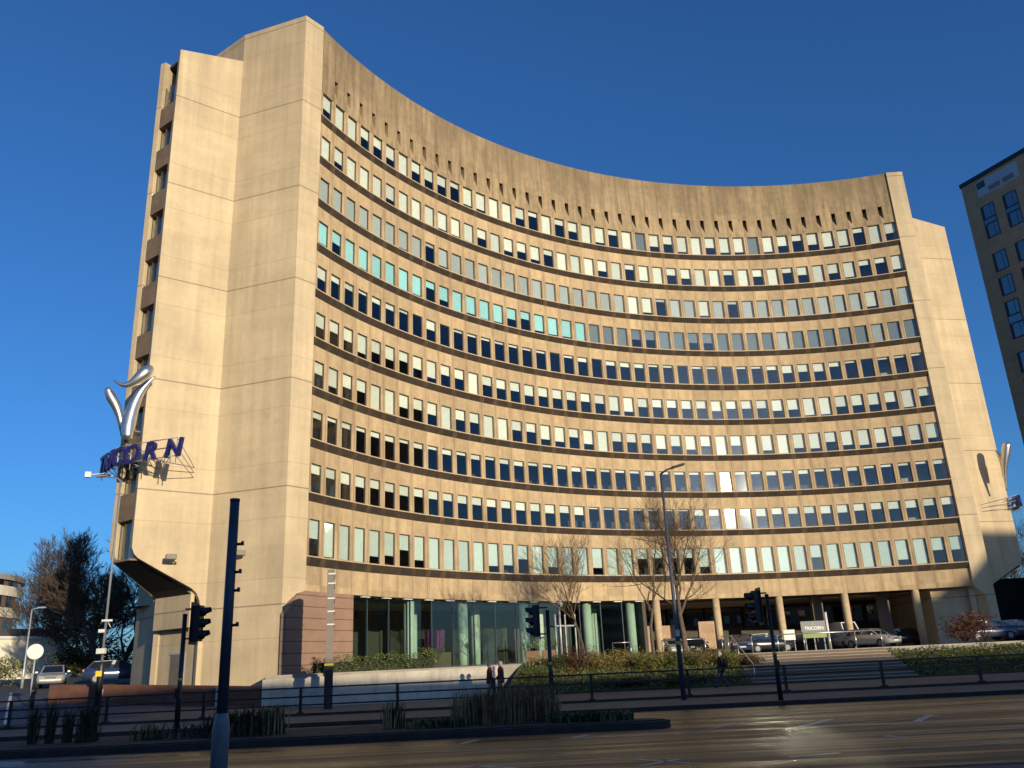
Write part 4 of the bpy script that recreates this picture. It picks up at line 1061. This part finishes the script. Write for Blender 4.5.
for (x_, Y, rx, rz_, mats, lab) in ((540, 47.6, 1., .9, ('leaf_olive', 'leaf_green'), 'olive shrub at the left end of the bank below the lobby'), (560, 49., .9, 1.0, ('leaf_green', 'leaf_olive'), 'green shrub just left of the red bush'),
        (580, 48.6, 1.1, 1.5, ('leaf_red', 'leaf_red', 'leaf_brown'), 'dark red bush on the bank in front of the lobby'), (603, 48.4, 1.2, 1.1, ('straw', 'leaf_yellow'), 'straw-coloured grassy shrub right of the red bush'),
        (628, 48.8, 1.2, 1.2, ('leaf_yellow', 'straw'), 'pale yellow shrub in the middle of the bank'), (648, 48.2, 1.0, 1.1, ('leaf_yellow', 'leaf_olive'), 'round yellow-green shrub left of the first tree trunk'),
        (671, 48.4, .9, 1.1, ('leaf_yellow', 'leaf_green'), 'bright yellow-green shrub between the two tree trunks'), (704, 48.7, 1.2, 1.0, ('leaf_olive', 'straw'), 'brownish shrub right of the lamp column'),
        (728, 48.4, 1., .9, ('leaf_yellow', 'leaf_olive'), 'yellow-green shrub behind the pedestrian with a backpack'), (752, 48.4, .9, .7, ('leaf_brown', 'leaf_olive'), 'low brown shrub at the foot of the steps handrail'),
        (620, 46.9, 1.6, .55, ('leaf_dark', 'leaf_olive'), 'low dark shrub at the front of the bank'), (690, 46.9, 1.6, .5, ('leaf_dark', 'leaf_olive'), 'low dark shrub in front of the lamp column and trunks')):
    p = at(x_, 665, Y); z = .1+(PZ)*math.sin(cl((Y-46.2)/5)*PI/2)
    leaf_mass('shrub', lab, 'shrub', (p.x, Y, z-.1), (rx, .9, rz_*.85), 1900, .105, list(dict.fromkeys(mats)), 60+sh); sh += 1
p = at(964, 640, 57.5); leaf_mass('shrub', 'dark red-brown shrub in front of the right wing end', 'shrub', (p.x, 57.5, PZ-.1), (2.3, 1.6, 2.0), 2200, .2, ['leaf_red', 'leaf_brown'], 90)
def cover(name, label, front, back, z0, z1, n, size, mats, seed, h=.35):
    r_ = random.Random(seed); mb = MB()
    for k in range(n):
        u, v = r_.random(), r_.random(); a = V((*front[0], 0)).lerp(V((*front[1], 0)), u); b_ = V((*back[0], 0)).lerp(V((*back[1], 0)), u)
        c = a.lerp(b_, v)+V((0, 0, z0+(z1-z0)*math.sin(v*PI/2)))
        hh = h*(.35+.65*abs(math.sin(c.x*.9+2*math.sin(c.y*.7))))*r_.uniform(.1, 1)
        c.z += hh; q = r_.uniform(0, 6.3); s_ = size*r_.uniform(.6, 1.4)
        e1 = V((math.cos(q), math.sin(q), r_.uniform(-.1, .8)))*s_; e2 = V((-math.sin(q), math.cos(q), 0))*s_*.35
        mb.face([c-e2, c+e1, c+e2], r_.choice(range(len(mats))))
    return stuff(mb.build(name, mats), label, 'plants')
cover('ground_cover', 'low mixed ground cover over the bank below the lobby and columns', ((-1., 46.2), (11.6, 46.5)), ((.4, 51), (11.6, 51.4)), .1, PZ+.05, 13000, .11, ['leaf_olive', 'leaf_yellow', 'straw', 'leaf_dark'], 7, .32)
cover('juniper_cover', 'low spreading evergreen ground cover on the bank right of the steps', ((20., 47.), (58, 52)), ((20.8, 52.4), (58, 57.8)), .1, 1.3, 34000, .12, ['leaf_green', 'leaf_dark', 'leaf_olive', 'leaf_yellow'], 8, .36)
p = at(8, 690, 62); leaf_mass('hedge', 'sunlit yellow-green hedge at the far left edge', 'hedge', (p.x-1.5, 62, gz(p.x, 62)), (3.5, 1.5, 1.9), 2600, .22, ['leaf_yellow', 'leaf_green'], 91)
p = at(36, 690, 66); leaf_mass('hedge', 'dark shaded hedge behind the pale lamp column', 'hedge', (p.x, 70, gz(p.x, 70)), (3., 1.5, 2.6), 2600, .25, ['leaf_dark', 'leaf_olive'], 92)
def blades(name, label, loc, n, h, spread, mats, seed, wd=.03, arch=.5, cat='plant', group=None):
    r_ = random.Random(seed); t = thing(name, label, cat, loc, 0, group); mb = MB()
    for k in range(n):
        a = r_.uniform(0, 6.3); rr = spread*r_.random()**.6; b = V((rr*math.cos(r_.uniform(0, 6.3)), rr*.6*math.sin(r_.uniform(0, 6.3)), 0)); L_ = h*r_.uniform(.5, 1.1); lean = arch*r_.uniform(.2, 1)
        d = V((math.cos(a), math.sin(a), 0)); w_ = V((-d.y, d.x, 0))*wd
        m1 = b+d*L_*lean*.35+V((0, 0, L_*.65)); tp_ = b+d*L_*lean+V((0, 0, L_*(1-lean*.35))); i = r_.choice(range(len(mats)))
        mb.face([b-w_, b+w_, m1+w_*.8, m1-w_*.8], i); mb.face([m1-w_*.8, m1+w_*.8, tp_], i)
    mb.build('blades', mats, t)
    m = MB(); m.lathe((0, 0, -.05), [(spread*.5, 0), (spread*.35, .12)], 10); m.build('root_clump', 'soil', t); return t
for x_, h, lab in ((31, 1.15, 'leftmost dark upright grass clump on the island'), (48, 1.25, 'tall thin grass clump second from the left on the island'), (66, 1.1, 'dark grass clump just left of the widest clump'), (86, 1.2, 'widest dark upright clump left of the traffic signal')):
    p = at(x_, 750, 24.9); blades('grass_clump', lab, (p.x, 24.9, .18), 150 if x_ < 80 else 330, h, .12 if x_ < 80 else .28, ['leaf_dark', 'bark_dark'], int(x_), .010, .42, 'grass clump')
for x_, n, h, s_, mats, lab, w_, ar in ((152, 80, .5, .6, ['leaf_dark', 'leaf_olive'], 'low straggly plant at the foot of the traffic signal', .02, .6), (200, 120, .5, .8, ['leaf_dark', 'bark_dark'], 'low dark plant left of the grey mast', .02, .7),
        (240, 260, .85, .9, ['leaf_dark', 'leaf_olive', 'bark_dark'], 'strap-leaved plant right of the grey mast', .035, .8), (268, 240, .8, .5, ['leaf_dark', 'straw'], 'upright dark clump right of the strap-leaved plant', .02, .3),
        (393, 110, .75, .3, ['leaf_dark', 'straw'], 'single small grass clump in the middle of the island', .018, .35)):
    p = at(x_, 743, 24.6); blades('island_plant', lab, (p.x, 24.6, .18), n, h, s_, mats, x_, w_, ar)
for x_, lab in ((478, 'left part of the tall rusty grasses on the island'), (506, 'middle of the tall rusty grasses on the island'), (534, 'right part of the tall rusty grasses beside the kerb signal')):
    p = at(x_, 733, 24.8); blades('tall_grass', lab, (p.x, 24.8, .18), 520, 1.05, .75, ['straw', 'leaf_brown', 'straw', 'leaf_brown'], x_, .010, .4, 'grass clump', 'tall rusty grasses on the island')
for x_, lab in ((575, 'low green mat plant near the tip of the island'), (604, 'rightmost low green mat plant at the tip of the island')):
    p = at(x_, 727, 23.9); blades('mat_plant', lab, (p.x, 23.9, .18), 380, .3, .8, ['leaf_dark', 'leaf_green'], x_, .03, .9)
p = at(440, 738, 24.2); blades('mat_plant', 'low dark mat plant left of the tall rusty grasses', (p.x, 24.2, .18), 300, .3, .9, ['leaf_dark', 'leaf_olive'], 441, .03, .9)
p = at(78, 690, 95); leaf_mass('hedge', 'dark overgrown shrubbery closing the end of the car park behind the parked cars', 'hedge', (p.x, 95, 1.6), (16, 2.5, 4.5), 5000, .5, ['leaf_dark', 'leaf_brown', 'leaf_dark'], 95)
# ------------------------------------------------------------------ people
def person(label, loc, rz, coat, legs, hair, stride=.25, bag=False, H=1.7, scarf=None):
    t = thing('person', label, 'person', loc, rz); k = H/1.7
    P = {'pel': (0, 0, .92), 'spi': (.0, 0, 1.15), 'che': (.02, 0, 1.36), 'nk': (.02, 0, 1.46), 'hd': (.04, 0, 1.54), 'top': (.03, 0, 1.68),
         'hipL': (0, .10, .88), 'knL': (stride*.55+.04, .10, .50), 'anL': (stride, .10, .10), 'toL': (stride+.17, .11, .05), 'hipR': (0, -.10, .88), 'knR': (-stride*.25+.05, -.10, .49), 'anR': (-stride*1.1, -.10, .13), 'toR': (-stride*1.1+.15, -.11, .04),
         'shL': (.01, .19, 1.40), 'elL': (-.08, .25, 1.13), 'haL': (.06, .24, .90), 'fiL': (.10, .23, .80), 'shR': (.01, -.19, 1.40), 'elR': (.02, -.25, 1.12), 'haR': (.2, -.22, .93), 'fiR': (.26, -.21, .85)}
    rad = {'pel': .15, 'spi': .14, 'che': .16, 'nk': .06, 'hd': .085, 'top': .075, 'hipL': .10, 'knL': .065, 'anL': .05, 'toL': .04, 'hipR': .10, 'knR': .065, 'anR': .05, 'toR': .04, 'shL': .07, 'elL': .05, 'haL': .035, 'fiL': .025, 'shR': .07, 'elR': .05, 'haR': .035, 'fiR': .025}
    E_ = [('pel', 'spi'), ('spi', 'che'), ('che', 'nk'), ('nk', 'hd'), ('hd', 'top'), ('pel', 'hipL'), ('hipL', 'knL'), ('knL', 'anL'), ('anL', 'toL'), ('pel', 'hipR'), ('hipR', 'knR'), ('knR', 'anR'), ('anR', 'toR'), ('che', 'shL'), ('shL', 'elL'), ('elL', 'haL'), ('haL', 'fiL'), ('che', 'shR'), ('shR', 'elR'), ('elR', 'haR'), ('haR', 'fiR')]
    ks = list(P); me = bpy.data.meshes.new('body'); me.from_pydata([V(P[q])*k for q in ks], [(ks.index(a), ks.index(b)) for a, b in E_], [])
    o = bpy.data.objects.new('body', me); COL.objects.link(o)
    md = o.modifiers.new('s', 'SKIN'); md.use_smooth_shade = True
    for q, v in zip(ks, me.skin_vertices[0].data): v.radius = (rad[q]*k, rad[q]*k); v.use_root = q == 'pel'
    sd = o.modifiers.new('d', 'SUBSURF'); sd.levels = 1; sd.render_levels = 1
    bpy.context.view_layer.update()
    m2 = bpy.data.meshes.new_from_object(o.evaluated_get(bpy.context.evaluated_depsgraph_get())); bpy.data.objects.remove(o)
    m2.materials.clear()
    for q in (legs, coat, 'skin', 'cloth_black'): m2.materials.append(M[q])
    for p in m2.polygons:
        z = p.center.z/k; hand = abs(p.center.y) > .16*k and z < .95
        p.material_index = 3 if z < .1 else 2 if z > 1.46 or hand else 0 if z < .9 and abs(p.center.y) < .2*k else 1; p.use_smooth = True
    link('body', m2, t)
    mb = MB(); rows = []
    for z, rx, ry, cx_ in ((.72, .17, .21, .0), (.92, .165, .20, 0), (1.12, .145, .185, 0), (1.32, .15, .215, .01), (1.42, .11, .18, .01), (1.48, .06, .08, .02)):
        rows.append([(k*(cx_+rx*math.cos(2*PI*q/16)), k*ry*math.sin(2*PI*q/16), k*z) for q in range(16)])
    mb.grid(rows, 0, True, True); mb.build('coat', coat, t)
    mb = MB(); rows = []
    for a in range(0, 7):
        ph = PI/2*a/6; rows.append([(k*(.015-.0+.108*math.cos(ph)*math.cos(2*PI*q/14)-.02), k*.1*math.cos(ph)*math.sin(2*PI*q/14), k*(1.60-(.06 if math.cos(2*PI*q/14) < .3 and a == 0 else 0)+.125*math.sin(ph))) for q in range(14)])
    mb.grid(rows, 0, True, True); mb.build('hair', hair, t)
    mb = MB(); mb.box((k*.135, 0, k*1.575), (.035, .03, .045), 0)
    mb.build('nose', 'skin', t, .008)
    if scarf: mb = MB(); mb.lathe((.02, 0, 1.43*k), [(.10, 0), (.115, .04), (.08, .08)], 12); mb.build('scarf', scarf, t)
    if bag: mb = MB(); mb.box((-.24*k, 0, 1.18*k), (.2, .32, .45), 0); mb.build('backpack', 'cloth_black', t, .05)
    return t
p = at(490.5, 699, 43.9); person('person in a dark maroon coat walking, left of the pair by the white wall', gp(p.x, 43.6), .15, 'cloth_maroon', 'cloth_black', 'hair_brown', .22, H=1.68, scarf='cloth_maroon')
p = at(502, 699, 43.9); person('pale-haired person in a dark maroon coat, right of the pair by the white wall', gp(p.x, 43.3), PI+.2, 'cloth_maroon', 'cloth_black', 'hair_grey', .2, H=1.74)
p = at(723, 690, 44.4); person('person in dark clothes with a black backpack walking before the bank', gp(p.x, 44.3), PI-.1, 'cloth_black', 'denim', 'hair_grey', .28, True, H=1.72)
# ------------------------------------------------------------------ neighbouring buildings
def plank(mb, P0, e, n_, s0, s1, z0, z1, d0, d1, m):   # box in a facade frame
    q = [P0+e*s0+n_*d0, P0+e*s1+n_*d0, P0+e*s1+n_*d1, P0+e*s0+n_*d1]; mb.prism([(v.x, v.y) for v in q], z0, z1, m)
nB = V((-.9, -.43, 0)).normalized(); eB = V((-nB.y, nB.x, 0)); eB = eB if eB.y < 0 else -eB; PB = V((54.39, 88, 0)); ZB = 53.4
t = thing('brick_apartment_tower', 'tall brown brick apartment tower leaning in at the right edge', 'apartment building', PB)
mb = MB(); q = [PB, PB+eB*26, PB+eB*26-nB*20, PB-nB*20]; mb.prism([(v.x-PB.x, v.y-PB.y) for v in q], 0, ZB-.5, 0); mb.build('wall', 'tower_brick', t)
O0 = V((0, 0, 0)); mb = MB(); plank(mb, O0, eB, nB, -.1, 26, ZB-.5, ZB, -20, .1, 0); mb.build('roof_edge', 'black_metal', t)
mb = MB(); plank(mb, O0, eB, nB, 1.8, 6.9, 50.6, 52.55, .0, .02, 0); plank(mb, O0, eB, nB, 1.9, 2.9, 51.6, 52.4, .02, .05, 1); plank(mb, O0, eB, nB, 3.2, 4.6, 50.8, 51.4, .02, .03, 2); plank(mb, O0, eB, nB, 4.9, 6.3, 50.8, 51.4, .02, .03, 2); mb.build('roof_terrace', ['galvanised', 'car_glass', 'sign_grey'], t)
floors = [(45.35, 49.35, 2)]
z = 43.4
rows_ = [(45.3, 49.4), (41.1, 43.4), (38.1, 40.35), (33.0, 37.4), (29.1, 31.4), (26.1, 28.4), (21.2, 25.4), (17.1, 19.4), (14.1, 16.4), (9.2, 13.4)]
for z0, z1 in rows_:
    for s in (1.68, 4.42, 7.6, 10.4, 13.6, 16.4):
        fm = MB(); plank(fm, O0, eB, nB, s, s+1.65, z0, z1, -.1, .012, 0)
        f = fm.build('window', 'black_metal', t)
        g_ = MB(); parts = [(z0, z1)] if z1-z0 < 3 else [(z0, z0+1.75), (z1-1.75, z1)]
        for a, b in parts:
            plank(g_, O0, eB, nB, s+.35, s+1.1, a+.12, b-.12, .012, .03, 0); plank(g_, O0, eB, nB, s+1.16, s+1.55, a+.12, b-.12, .012, .03, 0)
        if len(parts) == 2: plank(g_, O0, eB, nB, s+.1, s+1.55, z0+1.8, z1-1.8, .012, .03, 0)
        g_.build('pane', 'glass_blue', f)
# curved flats at the left
c = V((-82.5, 112, 0)); t = thing('curved_flats', 'curved block of flats with white balcony bands at the far left edge', 'apartment building', c); Rr = 14.6
def drum(mb, r, z0, z1, m, n=56): mb.lathe((0, 0, 0), [(r, z0), (r, z1)], n, m, False)
mb = MB(); drum(mb, Rr, 0, 15.2, 0); mb.build('wall', 'flat_brown', t)
for k in range(5):
    mb = MB(); a0 = -2.6
    rows = [[((Rr+.25)*math.cos(a), (Rr+.25)*math.sin(a), zz) for zz in (2.2+k*2.75, 3.45+k*2.75)] for a in [-2.6+3.4*q/40 for q in range(41)]]
    mb.grid(rows, 0, False); mb.build('balcony_band', 'stucco', t)
    for q in range(18):
        a = -2.55+.19*q; m = MB(); m.box(((Rr+.02)*math.cos(a), (Rr+.02)*math.sin(a), 4.2+k*2.75), (.08, 1.7, 1.35), 0, a); m.build('window', 'glass_blue', t)
mb = MB(); drum(mb, Rr+.4, 15.2, 15.9, 0); mb.build('roof_edge', 'flat_grey', t)
p = V((-53.5, 85, 1.8)); t = thing('stucco_house', 'white stucco villa with a bay in front of the curved flats', 'house', p, -.55)
mb = MB(); mb.box((-3.5, 4, 2.2), (10, 8, 4.6), 0); mb.build('wall', 'stucco', t)
mb = MB(); mb.box((-3.5, 4, 4.62), (10.5, 8.5, .25), 0); mb.box((-3.5, -.1, 2.3), (10.1, .25, .2), 0); mb.build('cornice', 'white_plain', t)
for x in (-6.8, -4.4, -2., .4):
    m = MB(); m.box((x, -.02, 1.2), (1., .06, 1.7), 0); m.build('window', 'glass_blue', t); m = MB(); m.box((x, -.02, 3.5), (1., .06, 1.6), 0); m.build('window', 'glass_blue', t)
    m = MB(); m.box((x-1.2, -.12, 2.2), (.22, .22, 4.4), 0); m.build('pilaster', 'white_plain', t)
mb = MB(); mb.box((-3.5, 4, 5.1), (9, 7, .8), 0); mb.build('roof', 'roof_slate', t)
p = at(1050, 640, 100); t = thing('dark_annexe', 'low dark building beyond the right wing end', 'building', (p.x, 104, 1.5))
mb = MB(); mb.box((0, 0, 3.4), (30, 10, 6.8), 0); mb.build('wall', 'black_metal', t); mb = MB(); mb.box((0, 0, 6.9), (30.6, 10.6, .2), 0); mb.build('roof', 'roof_slate', t)
# city blocks across the street behind the camera: they shade the road
def city(label, x0, x1, h, y=-25., dep=14, slope=None, wallm='block_brick'):
    t = thing('street_block', label, 'building', ((x0+x1)/2, y, 0)); mb = MB(); hw = (x1-x0)/2
    mb.prism([(-hw, 0), (hw, 0), (hw, -dep), (-hw, -dep)], 0, (lambda p: h+(slope*(1 if p[0] < 0 else 0) if slope else 0)), 0, 1)
    mb.build('wall', [wallm, 'roof_slate'], t)
    for z in [2.+3.2*k for k in range(int((h-2)//3.2)+0)]:
        m = MB(); n = int((x1-x0)/3)
        for k in range(n): m.box((-hw+(k+.5)*(x1-x0)/n, .02, z+.8), (1.3, .1, 1.7), 0)
        m.build('window_row', 'glass_blue', t)
city('long brick terrace across the street behind the viewer', -90, 20, 14.2)
city('stone terrace across the street behind the viewer, opposite the lobby', 20, 60, 15.5, wallm='block_stone')
city('brick block across the street opposite the columns', 60, 95, 16.2)
t = thing('street_block', 'tall office block across the street with a sloping roof edge', 'building', (132, -25, 0)); mb = MB()
mb.slab([(-36.8, 0), (-36.8, 25.), (-33.4, 25.4), (-26.8, 31.4), (60, 31.4), (60, 0)], V((0, 0, 0)), V((1, 0, 0)), V((0, 0, 1)), 3, 0); mb.build('wall', 'block_stone', t)
for z in (4, 8, 12, 16, 20): m = MB(); m.box((12, .03, z), (88, .1, 1.8), 0); m.build('window_row', 'glass_blue', t)
